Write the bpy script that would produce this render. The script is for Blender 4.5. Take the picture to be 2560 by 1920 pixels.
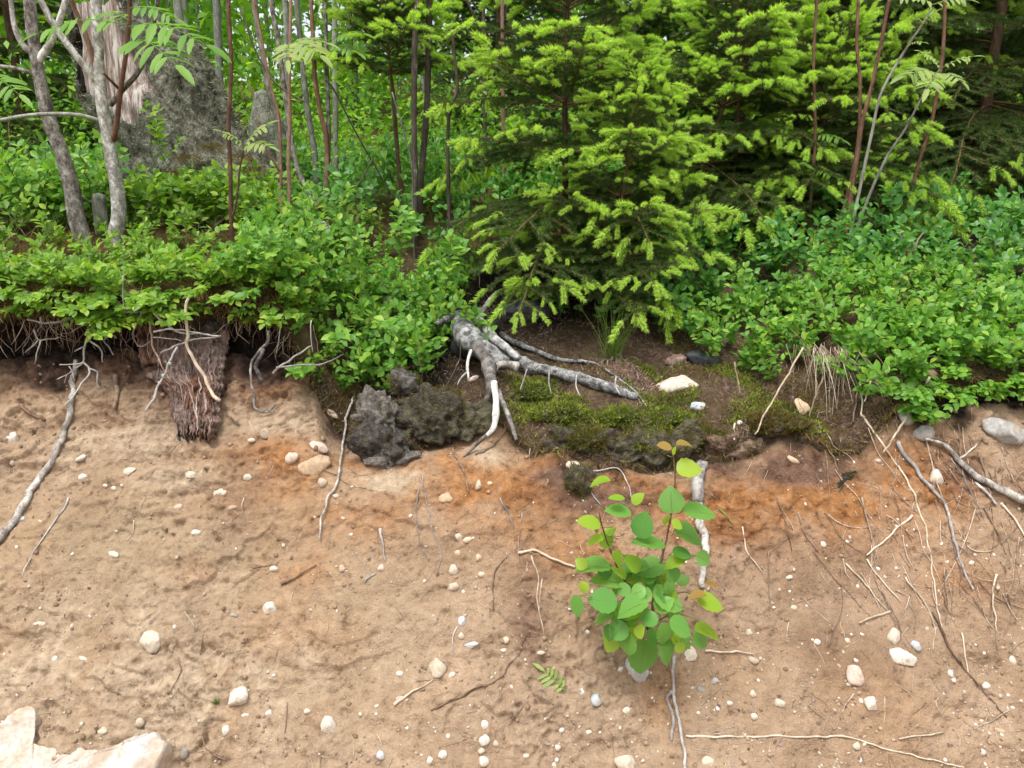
import bpy, math, random
import numpy as np
from mathutils import Vector, Matrix
from mathutils.bvhtree import BVHTree

for _o in list(bpy.data.objects):
    bpy.data.objects.remove(_o)
SC = bpy.context.scene
COL = SC.collection
RAD = math.radians
PITCH = RAD(15.0)
FPX = 1923.0                       # focal length in photograph pixels (2560 wide)

# ---------------------------------------------------------------- camera, sky, sun, exposure
cam_data = bpy.data.cameras.new('camera')
cam_data.sensor_width = 36.0
cam_data.lens = 36.0 * FPX / 2560.0
cam_data.clip_start = 0.02
cam_data.clip_end = 600.0
cam = bpy.data.objects.new('camera', cam_data)
cam.location = (0, 0, 0)
cam.rotation_euler = (RAD(90) - PITCH, 0, 0)
COL.objects.link(cam)
SC.camera = cam

SUN_EL, SUN_AZ = RAD(70), RAD(205)      # high, slightly behind the camera
world = bpy.data.worlds.new('World')
SC.world = world
world.use_nodes = True
wn, wl = world.node_tree.nodes, world.node_tree.links
wn.clear()
sky = wn.new('ShaderNodeTexSky')
sky.sky_type = 'NISHITA'
sky.sun_disc = False
sky.sun_elevation = SUN_EL
sky.sun_rotation = SUN_AZ
sky.dust_density = 4.0
hs = wn.new('ShaderNodeHueSaturation')   # an overcast sky is nearly white
hs.inputs['Saturation'].default_value = 0.26
bg = wn.new('ShaderNodeBackground')
bg.inputs['Strength'].default_value = 0.145
wo = wn.new('ShaderNodeOutputWorld')
wl.new(sky.outputs[0], hs.inputs['Color'])
wl.new(hs.outputs[0], bg.inputs['Color'])
wl.new(bg.outputs[0], wo.inputs['Surface'])

sun_data = bpy.data.lights.new('sun', 'SUN')
sun_data.energy = 1.3
sun_data.angle = RAD(24)
sun_data.color = (1.0, 0.98, 0.95)
sun = bpy.data.objects.new('sun', sun_data)
_sd = Vector((math.sin(SUN_AZ) * math.cos(SUN_EL), math.cos(SUN_AZ) * math.cos(SUN_EL), math.sin(SUN_EL)))
sun.rotation_euler = _sd.to_track_quat('Z', 'Y').to_euler()
sun.location = (0, -5, 8)
COL.objects.link(sun)

vs = SC.view_settings
vs.view_transform = 'Standard'
vs.look = 'None'
vs.exposure = 0.98
vs.gamma = 1.0
vs.use_curve_mapping = False
SC.render.engine = 'CYCLES'
SC.cycles.max_bounces = 8
SC.cycles.diffuse_bounces = 4
SC.cycles.transmission_bounces = 4
SC.cycles.use_denoising = True

# ---------------------------------------------------------------- maths helpers
_rs = np.random.RandomState(7)
_perm = np.concatenate([_rs.permutation(256)] * 3)
_grad = _rs.normal(size=(256, 3))
_grad /= np.linalg.norm(_grad, axis=1)[:, None]


def pn(x, y, z=0.0):
    x, y, z = np.broadcast_arrays(np.asarray(x, float), np.asarray(y, float), np.asarray(z, float))
    xi, yi, zi = np.floor(x).astype(int), np.floor(y).astype(int), np.floor(z).astype(int)
    xf, yf, zf = x - xi, y - yi, z - zi
    xi, yi, zi = xi & 255, yi & 255, zi & 255
    u, v, w = [t * t * t * (t * (t * 6 - 15) + 10) for t in (xf, yf, zf)]
    r = 0
    for dx in (0, 1):
        a = _perm[xi + dx]
        wx = u if dx else 1 - u
        for dy in (0, 1):
            b = _perm[a + yi + dy]
            wy = v if dy else 1 - v
            for dz in (0, 1):
                g = _grad[_perm[b + zi + dz]]
                wz = w if dz else 1 - w
                r = r + wx * wy * wz * (g[..., 0] * (xf - dx) + g[..., 1] * (yf - dy) + g[..., 2] * (zf - dz))
    return r * 1.5


def fbm(x, y, z=0.0, o=4, g=0.5, l=2.03):
    r, a = 0, 1.0
    for i in range(o):
        r = r + a * pn(np.asarray(x) * l ** i + 13.1 * i, np.asarray(y) * l ** i + 7.7 * i, np.asarray(z) * l ** i + 3.3 * i)
        a *= g
    return r


def sst(a, b, x):
    t = np.clip((np.asarray(x, float) - a) / (b - a), 0, 1)
    return t * t * (3 - 2 * t)


_f = np.array((0, math.cos(PITCH), -math.sin(PITCH)))
_u = np.array((0, math.sin(PITCH), math.cos(PITCH)))


def ray(px, py):
    return _f + np.array((1., 0, 0)) * (px - 1280) / FPX - _u * (py - 960) / FPX


def at(px, py, Y):
    d = ray(px, py)
    return d * (Y / d[1])


def nrm(v):
    v = np.asarray(v, float)
    return v / (np.linalg.norm(v) + 1e-12)


def frame(d, n):
    """columns: side, along, up"""
    d = nrm(d)
    n = np.asarray(n, float)
    s = np.cross(d, n)
    if np.linalg.norm(s) < 1e-6:
        s = np.cross(d, (1, 0.3, 0.2))
    s = nrm(s)
    return np.stack([s, d, np.cross(s, d)], 1)


def frames(D, N):
    D = D / np.linalg.norm(D, axis=1)[:, None]
    S = np.cross(D, N)
    S /= np.linalg.norm(S, axis=1)[:, None] + 1e-9
    return np.stack([S, D, np.cross(S, D)], 2)


def spline(P, n):
    P = np.asarray(P, float)
    if len(P) == 2:
        t = np.linspace(0, 1, n)[:, None]
        return P[0] * (1 - t) + P[1] * t
    Q = np.vstack([2 * P[0] - P[1], P, 2 * P[-1] - P[-2]])
    m = len(P) - 1
    out = []
    for k in range(n):
        t = k / (n - 1) * m
        i = min(int(t), m - 1)
        f = t - i
        p0, p1, p2, p3 = Q[i:i + 4]
        out.append(0.5 * ((2 * p1) + (-p0 + p2) * f + (2 * p0 - 5 * p1 + 4 * p2 - p3) * f * f + (-p0 + 3 * p1 - 3 * p2 + p3) * f ** 3))
    return np.array(out)


def tube(P, R, sides=6, rough=0.0, seed=0, flat=1.0):
    P = np.asarray(P, float)
    n = len(P)
    R = np.broadcast_to(np.asarray(R, float), (n,))
    T = np.gradient(P, axis=0)
    T /= np.linalg.norm(T, axis=1)[:, None] + 1e-12
    a = np.cross(T[0], (0.31, 0.2, 0.93))
    a = nrm(a if np.linalg.norm(a) > 1e-3 else np.cross(T[0], (1, 0, 0)))
    ang = np.arange(sides) * 2 * math.pi / sides
    V = np.zeros((n, sides, 3))
    for i in range(n):
        a = nrm(a - T[i] * np.dot(a, T[i]))
        b = np.cross(T[i], a)
        V[i] = P[i] + R[i] * (np.cos(ang)[:, None] * a + np.sin(ang)[:, None] * b * flat)
    if rough:
        k = 0.45 / max(float(R.max()), 1e-4)
        q = fbm(V[..., 0] * k + seed, V[..., 1] * k, V[..., 2] * k * 0.5, o=3)
        V = P[:, None, :] + (V - P[:, None, :]) * (1 + rough * q[..., None])
    V = V.reshape(-1, 3)
    i, j = np.meshgrid(np.arange(n - 1), np.arange(sides), indexing='ij')
    k = (j + 1) % sides
    F = np.stack([i * sides + j, i * sides + k, (i + 1) * sides + k, (i + 1) * sides + j], -1).reshape(-1, 4)
    c = len(V)
    V = np.vstack([V, P[0] - T[0] * R[0] * 0.25, P[-1] + T[-1] * R[-1] * 0.35])
    s = np.arange(sides)
    C0 = np.stack([np.full(sides, c), (s + 1) % sides, s], -1)
    C1 = np.stack([np.full(sides, c + 1), (n - 1) * sides + s, (n - 1) * sides + (s + 1) % sides], -1)
    return V, F, np.vstack([C0, C1])


class MB:
    def __init__(self):
        self.v, self.f, self.m, self.r, self.n = [], [], [], [], 0

    def add(self, v, *faces, mi=0, rnd=0.0):
        v = np.asarray(v, float).reshape(-1, 3)
        for f in faces:
            f = np.asarray(f, int)
            if len(f):
                self.f.append(f + self.n)
                self.m.append(np.full(len(f), mi))
        self.v.append(v)
        self.r.append(np.broadcast_to(np.asarray(rnd, float), (len(v),)))
        self.n += len(v)
        return self

    def tube(self, P, R, sides=6, mi=0, rnd=0.0, n=None, rough=0.0, flat=1.0):
        P = np.asarray(P, float)
        if n:
            m = len(P)
            R = np.interp(np.linspace(0, 1, n), np.linspace(0, 1, len(np.atleast_1d(R))) if np.ndim(R) else [0], np.atleast_1d(R))
            P = spline(P, n)
        elif np.ndim(R):
            R = np.interp(np.linspace(0, 1, len(P)), np.linspace(0, 1, len(R)), R)
        v, f, c = tube(P, R, sides, rough, flat=flat)
        return self.add(v, f, c, mi=mi, rnd=rnd)

    def scatter(self, proto, Rm, T, rnd, mi=0):
        """proto = (v, [faces...]); Rm (N,3,3) incl. scale; T (N,3)"""
        pv, pf = proto
        N = len(T)
        if not N:
            return self
        V = np.einsum('nij,pj->npi', Rm, pv) + np.asarray(T)[:, None, :]
        off = (np.arange(N) * len(pv))[:, None, None]
        fs = [(np.asarray(f)[None] + off).reshape(-1, np.asarray(f).shape[1]) for f in pf]
        return self.add(V.reshape(-1, 3), *fs, mi=mi, rnd=np.repeat(np.asarray(rnd), len(pv)))

    def mesh(self, name, mats, smooth=True, attrs=None):
        V = np.vstack(self.v)
        me = bpy.data.meshes.new(name)
        me.vertices.add(len(V))
        me.vertices.foreach_set('co', V.astype(np.float32).ravel())
        lv = np.concatenate([f.ravel() for f in self.f])
        tot = np.concatenate([np.full(len(f), f.shape[1]) for f in self.f])
        st = np.concatenate([[0], np.cumsum(tot)[:-1]])
        me.loops.add(len(lv))
        me.loops.foreach_set('vertex_index', lv.astype(np.int32))
        me.polygons.add(len(tot))
        me.polygons.foreach_set('loop_start', st.astype(np.int32))
        me.polygons.foreach_set('material_index', np.concatenate(self.m).astype(np.int32))
        if smooth:
            me.polygons.foreach_set('use_smooth', np.ones(len(tot), bool))
        me.update(calc_edges=True)
        a = me.attributes.new('rnd', 'FLOAT', 'POINT')
        a.data.foreach_set('value', np.concatenate(self.r).astype(np.float32))
        for k, val in (attrs or {}).items():
            a = me.attributes.new(k, 'FLOAT', 'POINT')
            a.data.foreach_set('value', np.asarray(val, np.float32).ravel())
        for m in (mats if isinstance(mats, (list, tuple)) else [mats]):
            me.materials.append(m)
        return me

    def obj(self, name, mats, parent=None, base=None, smooth=True, attrs=None):
        if base is not None:
            b = np.asarray(base, float)
            self.v = [v - b for v in self.v]
        o = bpy.data.objects.new(name, self.mesh(name, mats, smooth, attrs))
        COL.objects.link(o)
        if parent is not None:
            o.parent = parent
        elif base is not None:
            o.location = base
        return o


def put(name, me, parent=None, loc=(0, 0, 0), R=None, scale=1.0):
    o = bpy.data.objects.new(name, me)
    COL.objects.link(o)
    M = Matrix.Identity(4)
    if R is not None:
        for i in range(3):
            for j in range(3):
                M[i][j] = float(R[i][j])
    M = Matrix.Translation([float(c) for c in loc]) @ M @ Matrix.Scale(scale, 4)
    if parent is not None:
        o.parent = parent
    o.matrix_local = M
    return o


def tag(o, label=None, cat=None, group=None, kind=None):
    for k, v in (('label', label), ('category', cat), ('group', group), ('kind', kind)):
        if v:
            o[k] = v
    return o


def empty(name, loc, label, cat, group=None):
    o = bpy.data.objects.new(name, None)
    o.empty_display_size = 0.02
    COL.objects.link(o)
    o.location = [float(c) for c in loc]
    return tag(o, label, cat, group)

# ---------------------------------------------------------------- materials
def lin(c):
    return [((x / 255.) / 12.92 if x <= 10.3 else (((x / 255.) + .055) / 1.055) ** 2.4) for x in c]


class NT:
    def __init__(self, name):
        self.m = bpy.data.materials.new(name)
        self.m.use_nodes = True
        self.t = self.m.node_tree
        self.t.nodes.clear()

    def n(self, typ, **kw):
        o = self.t.nodes.new('ShaderNode' + typ)
        for k, v in kw.items():
            if k in o.inputs:
                o.inputs[k].default_value = v
            else:
                setattr(o, k, v)
        return o

    def l(self, a, b):
        self.t.links.new(a, b)

    def ramp(self, fac, stops, interp='LINEAR'):
        r = self.n('ValToRGB')
        r.color_ramp.interpolation = interp
        e = r.color_ramp.elements
        while len(e) < len(stops):
            e.new(0.5)
        for i, (p, c) in enumerate(stops):
            e[i].position = p
            e[i].color = (*c, 1)
        self.l(fac, r.inputs[0])
        return r.outputs[0]

    def math(self, op, a, b=None):
        m = self.n('Math', operation=op)
        for i, x in enumerate((a, b)):
            if x is None:
                continue
            if isinstance(x, (int, float)):
                m.inputs[i].default_value = x
            else:
                self.l(x, m.inputs[i])
        return m.outputs[0]

    def mix(self, f, a, b, blend='MIX'):
        m = self.n('MixRGB', blend_type=blend)
        for i, x in enumerate((f, a, b)):
            if isinstance(x, (int, float)):
                m.inputs[i].default_value = x
            elif isinstance(x, (tuple, list)):
                m.inputs[i].default_value = (*x, 1)
            else:
                self.l(x, m.inputs[i])
        return m.outputs[0]

    def rnd(self):
        a = self.n('Attribute', attribute_name='rnd')
        o = self.n('ObjectInfo')
        return self.math('FRACT', self.math('ADD', a.outputs['Fac'], o.outputs['Random']))

    def attr(self, name):
        return self.n('Attribute', attribute_name=name).outputs['Fac']

    def coord(self, sc=(1, 1, 1), kind='Object'):
        c = self.n('TexCoord')
        m = self.n('Mapping')
        m.inputs['Scale'].default_value = sc
        self.l(c.outputs[kind], m.inputs[0])
        return m.outputs[0]

    def noise(self, vec, scale, detail=4, rough=.55):
        n = self.n('TexNoise', Scale=scale, Detail=detail, Roughness=rough)
        self.l(vec, n.inputs['Vector'])
        return n.outputs['Fac']

    def finish(self, col, rough=.8, bump=None, bs=.3, bd=.004, trans=0., tcol=None, spec=.3):
        p = self.n('BsdfPrincipled')
        for s, v in (('Base Color', col), ('Roughness', rough)):
            if isinstance(v, (int, float)):
                p.inputs[s].default_value = v
            else:
                self.l(v, p.inputs[s])
        p.inputs['Specular IOR Level'].default_value = spec
        nb = None
        if bump is not None:
            b = self.n('Bump', Strength=bs, Distance=bd)
            self.l(bump, b.inputs['Height'])
            nb = b.outputs[0]
            self.l(nb, p.inputs['Normal'])
        out = self.n('OutputMaterial')
        sh = p.outputs[0]
        if trans:
            t = self.n('BsdfTranslucent')
            self.l(tcol if tcol is not None else col, t.inputs['Color'])
            m = self.n('MixShader')
            m.inputs[0].default_value = trans
            self.l(sh, m.inputs[1])
            self.l(t.outputs[0], m.inputs[2])
            sh = m.outputs[0]
        self.l(sh, out.inputs['Surface'])
        return self.m


def leaf_mat(name, c0, c1, trans=.4, rough=.5, c2=None, vein=True):
    k = NT(name)
    r = k.rnd()
    st = [(0.0, c0), (0.75, c1), (1.0, c2 or c1)]
    col = k.ramp(r, st)
    nz = k.noise(k.coord(), 90, 3)
    col = k.mix(.35, col, k.ramp(nz, [(.3, (.55, .6, .5)), (.7, (1.25, 1.2, 1.1))]), 'MULTIPLY')
    tc = k.mix(1, col, (1.25, 1.35, .55), 'MULTIPLY')
    return k.finish(col, rough, None, trans=trans, tcol=tc, spec=.35)


def bark_mat(name, stops, scale=40, stretch=(1, 1, .35), rough=.85, bs=.6, bd=.003, rw=0.25):
    k = NT(name)
    v = k.coord(stretch)
    n1 = k.noise(v, scale, 5, .6)
    n2 = k.noise(v, scale * 4, 3)
    f = k.math('ADD', k.math('MULTIPLY', n1, .8), k.math('MULTIPLY', n2, .2))
    f = k.math('ADD', f, k.math('MULTIPLY', k.math('SUBTRACT', k.rnd(), .5), rw))
    return k.finish(k.ramp(f, stops), rough, f, bs, bd)


M = {}
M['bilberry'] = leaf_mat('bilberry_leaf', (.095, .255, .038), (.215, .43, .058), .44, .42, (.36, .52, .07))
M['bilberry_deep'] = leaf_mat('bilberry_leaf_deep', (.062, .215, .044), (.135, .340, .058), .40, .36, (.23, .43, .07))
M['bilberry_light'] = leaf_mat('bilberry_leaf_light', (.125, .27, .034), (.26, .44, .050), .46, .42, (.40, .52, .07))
M['bilberry_stem'] = bark_mat('bilberry_stem', [(.3, (.11, .15, .03)), (.6, (.20, .22, .05)), (.8, (.18, .10, .04))], 60)
M['aspen'] = leaf_mat('aspen_leaf', (.115, .31, .065), (.22, .44, .10), .42, .34)
M['aspen_young'] = leaf_mat('aspen_young_leaf', (.24, .42, .04), (.36, .50, .06), .45, .40)
M['aspen_bronze'] = leaf_mat('aspen_bronze_leaf', (.30, .24, .05), (.36, .22, .07), .40, .40)
M['rowan'] = leaf_mat('rowan_leaf', (.15, .32, .05), (.24, .43, .07), .48, .5)
M['rowan_pale'] = leaf_mat('rowan_pale_leaf', (.26, .38, .13), (.38, .46, .14), .45, .5)
M['under'] = leaf_mat('undergrowth_leaf', (.095, .26, .028), (.24, .46, .042), .5, .5, (.37, .56, .06))
M['needle'] = leaf_mat('spruce_needle', (.044, .105, .020), (.078, .150, .030), .26, .45, (.11, .15, .04))
M['shoot'] = leaf_mat('spruce_new_shoot', (.42, .60, .105), (.54, .71, .15), .48, .5, (.62, .76, .22))
M['twig'] = bark_mat('spruce_twig', [(.3, (.10, .05, .025)), (.7, (.24, .14, .07))], 80)
M['spruce_bark'] = bark_mat('spruce_bark', [(.3, (.045, .026, .015)), (.55, (.12, .07, .04)), (.75, (.22, .16, .11))], 60)
M['rowan_bark'] = bark_mat('rowan_bark', [(.30, (.07, .058, .047)), (.43, (.21, .185, .155)), (.56, (.38, .355, .32)), (.66, (.68, .66, .62))], 48, (1, 1, .7))
M['grey_bark'] = bark_mat('grey_sapling_bark', [(.30, (.09, .09, .07)), (.5, (.22, .22, .18)), (.75, (.40, .40, .34))], 60)
M['brown_bark'] = bark_mat('brown_sapling_bark', [(.30, (.09, .045, .028)), (.5, (.20, .10, .065)), (.72, (.34, .22, .16))], 60)
M['dark_bark'] = bark_mat('dark_sapling_bark', [(.30, (.025, .020, .016)), (.55, (.085, .062, .05)), (.70, (.15, .12, .10)), (.78, (.5, .48, .45))], 50)
M['silver_root'] = bark_mat('silver_root', [(.30, (.045, .042, .040)), (.42, (.16, .155, .148)), (.54, (.34, .335, .32)), (.74, (.60, .60, .58))], 46, (1, 1, 1), .8, 1., .008)
M['dark_root'] = bark_mat('dark_root', [(.32, (.05, .043, .038)), (.52, (.18, .16, .145)), (.70, (.42, .40, .37))], 34, (1, 1, 1), .85, .9, .005)
M['white_root'] = bark_mat('white_root', [(.30, (.15, .13, .11)), (.42, (.36, .33, .29)), (.55, (.55, .52, .47)), (.75, (.76, .73, .68))], 45)
M['tan_root'] = bark_mat('tan_root', [(.28, (.12, .075, .050)), (.5, (.29, .20, .14)), (.72, (.52, .42, .32))], 50, rw=.5)
M['grey_twig'] = bark_mat('grey_twig', [(.28, (.13, .11, .10)), (.5, (.30, .27, .25)), (.72, (.52, .49, .46))], 50)
M['brown_twig'] = bark_mat('brown_twig', [(.28, (.085, .045, .028)), (.5, (.20, .125, .08)), (.72, (.36, .26, .19))], 50)
M['straw'] = bark_mat('dry_straw', [(.28, (.17, .115, .075)), (.45, (.32, .24, .165)), (.60, (.45, .36, .26)), (.78, (.60, .52, .40))], 45, (1, 1, .5), .75, .6, .003, .6)
M['rot'] = bark_mat('rotten_wood', [(.25, (.045, .018, .010)), (.40, (.15, .062, .032)), (.55, (.27, .135, .08)), (.72, (.42, .30, .24))], 30, (2.6, 2.6, .3), .9, 1., .008, .4)
def rot_mat():
    k = NT('rotten_wood')
    v = k.coord((2.4, 2.4, .32))
    n1 = k.noise(v, 34, 6, .65)
    big = k.noise(k.coord(), 9, 4, .6)
    f = k.math('ADD', n1, k.math('MULTIPLY', k.math('SUBTRACT', k.rnd(), .5), .2))
    red = k.ramp(f, [(.28, (.06, .024, .013)), (.45, (.17, .075, .040)), (.60, (.27, .145, .09)), (.78, (.36, .25, .19))])
    gry = k.ramp(f, [(.28, (.09, .06, .05)), (.45, (.21, .15, .125)), (.62, (.34, .265, .23)), (.8, (.50, .43, .39))])
    c = k.mix(k.ramp(big, [(.34, (0, 0, 0)), (.52, (1, 1, 1))]), red, gry)
    return k.finish(c, .95, n1, .8, .006, spec=.1)


M['rot'] = rot_mat()
M['rot_grey'] = bark_mat('rotten_wood_grey', [(.25, (.10, .065, .05)), (.5, (.34, .26, .22)), (.75, (.60, .53, .48))], 30, (2.6, 2.6, .22), .9, 1., .008, .4)
M['pale_wood'] = bark_mat('pale_bare_wood', [(.30, (.10, .065, .05)), (.41, (.27, .205, .165)), (.50, (.50, .45, .40)), (.70, (.70, .68, .64))], 22, (2.4, 2.4, .16), .85, 1.0, .01)
M['lichen'] = bark_mat('lichen_bark', [(.30, (.035, .032, .025)), (.44, (.12, .115, .085)), (.56, (.22, .22, .165)), (.74, (.40, .41, .34))], 38, (1, 1, .7), .95, 1., .02)
M['log'] = bark_mat('bleached_log', [(.28, (.16, .15, .13)), (.45, (.42, .40, .37)), (.7, (.70, .68, .64))], 14, (1, 1, 1), .85, .8, .008)
M['char'] = bark_mat('black_wood', [(.3, (.008, .008, .009)), (.55, (.03, .03, .032)), (.8, (.10, .10, .105))], 30, (1, 1, 1), .6, 1., .01)
M['slate'] = bark_mat('dark_slate', [(.3, (.02, .021, .024)), (.6, (.06, .062, .068)), (.8, (.13, .13, .14))], 30, (1, 1, 1), .55, .6, .006)
M['peat'] = bark_mat('peat', [(.28, (.020, .017, .014)), (.46, (.075, .064, .054)), (.60, (.155, .137, .118)), (.78, (.29, .26, .23))], 75, (1, 1, 1), .95, 1., .012)
M['turf'] = bark_mat('brown_turf', [(.28, (.04, .022, .014)), (.48, (.11, .068, .045)), (.62, (.20, .13, .09)), (.8, (.30, .22, .16))], 70, (1, 1, 1), .95, 1., .012)
M['peat_moss'] = bark_mat('mossy_peat', [(.28, (.018, .015, .011)), (.48, (.060, .051, .036)), (.62, (.105, .094, .055)), (.8, (.19, .17, .09))], 75, (1, 1, 1), .95, 1., .012)


def moss_mat(name, a, b, c):
    k = NT(name)
    col = k.ramp(k.rnd(), [(0, a), (.6, b), (1, c)])
    return k.finish(col, .8, trans=.3, spec=.15)


M['moss'] = moss_mat('green_moss', (.10, .12, .020), (.18, .23, .032), (.34, .38, .06))
M['moss_red'] = moss_mat('russet_moss', (.16, .085, .03), (.14, .13, .03), (.13, .17, .035))
M['moss_brown'] = moss_mat('golden_brown_moss', (.10, .065, .022), (.20, .14, .045), (.24, .19, .055))
M['litter'] = moss_mat('litter', (.13, .065, .040), (.34, .22, .15), (.58, .46, .36))
M['grass'] = leaf_mat('grass_blade', (.14, .28, .03), (.24, .38, .06), .4, .5)
M['lichen_tuft'] = moss_mat('lichen_tuft', (.15, .15, .095), (.25, .25, .17), (.40, .39, .28))
M['lichen_white'] = moss_mat('pale_lichen', (.42, .50, .42), (.55, .62, .54), (.66, .70, .62))


def stone_mat(name, stops, sc=60, tint=.25):
    k = NT(name)
    v = k.coord()
    f = k.math('ADD', k.math('MULTIPLY', k.noise(v, sc, 5, .6), .75), k.math('MULTIPLY', k.noise(v, sc * 6, 2), .25))
    g = k.math('ADD', f, k.math('MULTIPLY', k.math('SUBTRACT', k.rnd(), .5), tint))
    col = k.ramp(g, stops)
    dust = k.ramp(k.noise(v, sc * .7, 4, .65), [(.48, (0, 0, 0)), (.66, (.8, .8, .8))])
    col = k.mix(dust, col, (.30, .205, .13))
    return k.finish(col, .85, f, .6, .003, spec=.2)


M['st_white'] = stone_mat('white_stone', [(.25, (.30, .23, .155)), (.43, (.50, .43, .33)), (.58, (.63, .57, .48)), (.75, (.74, .70, .63))])
M['st_tan'] = stone_mat('tan_stone', [(.25, (.30, .20, .12)), (.5, (.52, .38, .25)), (.75, (.70, .57, .42))])
M['st_grey'] = stone_mat('grey_stone', [(.25, (.17, .16, .15)), (.5, (.36, .35, .33)), (.75, (.58, .57, .55))])
M['st_pink'] = stone_mat('pinkish_stone', [(.25, (.36, .25, .20)), (.5, (.58, .44, .36)), (.75, (.74, .63, .55))])
M['st_blue'] = stone_mat('pale_blue_stone', [(.25, (.30, .33, .34)), (.5, (.50, .54, .55)), (.75, (.70, .73, .74))])
M['gravel'] = stone_mat('gravel_stone', [(.12, (.20, .125, .075)), (.38, (.32, .225, .145)), (.58, (.46, .37, .275)), (.84, (.66, .61, .53))], 60, .9)


def granite():
    k = NT('pale_granite')
    v = k.coord((1, 1, 1))
    f = k.noise(v, 9, 6, .6)
    g = k.noise(v, 70, 4, .7)
    col = k.ramp(f, [(.30, (.36, .25, .17)), (.43, (.50, .39, .30)), (.52, (.54, .48, .42)), (.68, (.55, .56, .56))])
    col = k.mix(.5, col, k.ramp(g, [(.32, (.55, .5, .46)), (.6, (1.12, 1.1, 1.08))]), 'MULTIPLY')
    dust = k.ramp(k.noise(v, 16, 5, .65), [(.46, (0, 0, 0)), (.64, (.75, .75, .75))])
    col = k.mix(dust, col, (.36, .265, .18))
    h = k.math('ADD', f, k.math('MULTIPLY', g, .3))
    return k.finish(col, .8, h, .7, .01, spec=.25)


M['granite'] = granite()


def soil():
    k = NT('sandy_soil')
    v = k.coord()
    n1 = k.noise(v, 5, 5, .6)
    n2 = k.noise(v, 38, 5, .65)
    n3 = k.noise(v, 210, 4, .7)
    base = k.ramp(n1, [(.30, (.238, .160, .098)), (.48, (.310, .214, .138)), (.68, (.385, .277, .187))])
    olive = k.mix(k.attr('olive'), base, k.mix(.5, base, (.255, .200, .115)))
    org = k.ramp(n2, [(.3, (.19, .080, .027)), (.55, (.30, .138, .050)), (.75, (.35, .20, .09))])
    c = k.mix(k.attr('orange'), olive, org)
    pale = k.ramp(n2, [(.3, (.32, .23, .15)), (.7, (.45, .355, .25))])
    c = k.mix(k.attr('pale'), c, pale)
    red = k.ramp(n2, [(.3, (.085, .045, .029)), (.7, (.195, .118, .082))])
    c = k.mix(k.attr('brown'), c, red)
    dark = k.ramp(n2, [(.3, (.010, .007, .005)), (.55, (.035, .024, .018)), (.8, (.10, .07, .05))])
    c = k.mix(k.attr('humus_shade'), c, dark)
    c = k.mix(.85, c, k.ramp(n2, [(.31, (.50, .45, .41)), (.40, (.95, .94, .93)), (.66, (1.18, 1.16, 1.14))]), 'MULTIPLY')
    c = k.mix(.8, c, k.ramp(n3, [(.26, (.55, .51, .48)), (.40, (1, 1, 1)), (.72, (1.14, 1.14, 1.14))]), 'MULTIPLY')
    h = k.math('ADD', n2, k.math('MULTIPLY', n3, .45))
    return k.finish(c, .92, h, 1.0, .010, spec=.12)


M['soil'] = soil()


def floor_mat():
    k = NT('forest_floor')
    v = k.coord()
    n1 = k.noise(v, 9, 5, .6)
    n2 = k.noise(v, 70, 5, .7)
    n3 = k.noise(v, 300, 3, .7)
    c = k.ramp(n1, [(.3, (.070, .042, .022)), (.45, (.13, .085, .04)), (.6, (.15, .125, .045)), (.75, (.12, .13, .03))])
    lit = k.ramp(n2, [(.3, (.045, .028, .020)), (.5, (.17, .11, .078)), (.7, (.38, .28, .21))])
    c = k.mix(k.attr('litter'), c, lit)
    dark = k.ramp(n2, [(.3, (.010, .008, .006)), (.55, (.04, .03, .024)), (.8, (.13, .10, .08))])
    c = k.mix(k.attr('humus_shade'), c, dark)
    c = k.mix(.8, c, k.ramp(n3, [(.3, (.5, .48, .45)), (.5, (1, 1, 1)), (.7, (1.3, 1.3, 1.25))]), 'MULTIPLY')
    h = k.math('ADD', n2, k.math('MULTIPLY', n3, .5))
    return k.finish(c, .95, h, 1.0, .02, spec=.1)


M['floor'] = floor_mat()

# ---------------------------------------------------------------- terrain: forest floor with a ragged front edge over a cut bank
def PX(px, Y=2.0):
    return (px - 1280) / FPX * Y / 0.966


_far = [(5, .02), (8, .38), (15, 1.3), (30, 3.4), (90, 9)]
_PL = np.array([(0.5, -.29), (1.95, -.285), (2.1, -.27), (2.7, -.222), (3.1, -.19), (3.5, -.15)] + _far)
_PC = np.array([(0.5, -.93), (1.8, -.695), (1.9, -.660), (2.3, -.575), (2.55, -.50), (2.9, -.38), (3.3, -.25), (3.8, -.14)] + _far)
_PR = np.array([(0.5, -.55), (1.95, -.495), (2.1, -.46), (2.5, -.385), (3.0, -.27), (3.5, -.17)] + _far)


def floor_h(X, Y):
    X, Y = np.broadcast_arrays(np.asarray(X, float), np.asarray(Y, float))
    a, b, c = [np.interp(Y, p[:, 0], p[:, 1]) for p in (_PL, _PC, _PR)]
    wc = sst(-.66, -.46, X) * (1 - sst(.86, 1.12, X))
    wr = sst(.86, 1.12, X)
    z = a * (1 - wc - wr) + b * wc + c * wr
    near = 1 - sst(4, 9, Y)
    z = z + .05 * pn(X * 2.2, Y * 2.2, 1.5) + near * .022 * pn(X * 7, Y * 7, 4.1) + sst(4, 12, Y) * .5 * pn(X * .25, Y * .25, 9)
    lz = sst(-.50, -.40, X) * (1 - sst(.80, 1.0, X)) * (1 - sst(2.3, 2.6, Y))
    z = z + lz * (.040 * pn(X * 6.5, Y * 7, 12.3) + .016 * pn(X * 17, Y * 18, 2.7) - .004)
    return z


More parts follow.
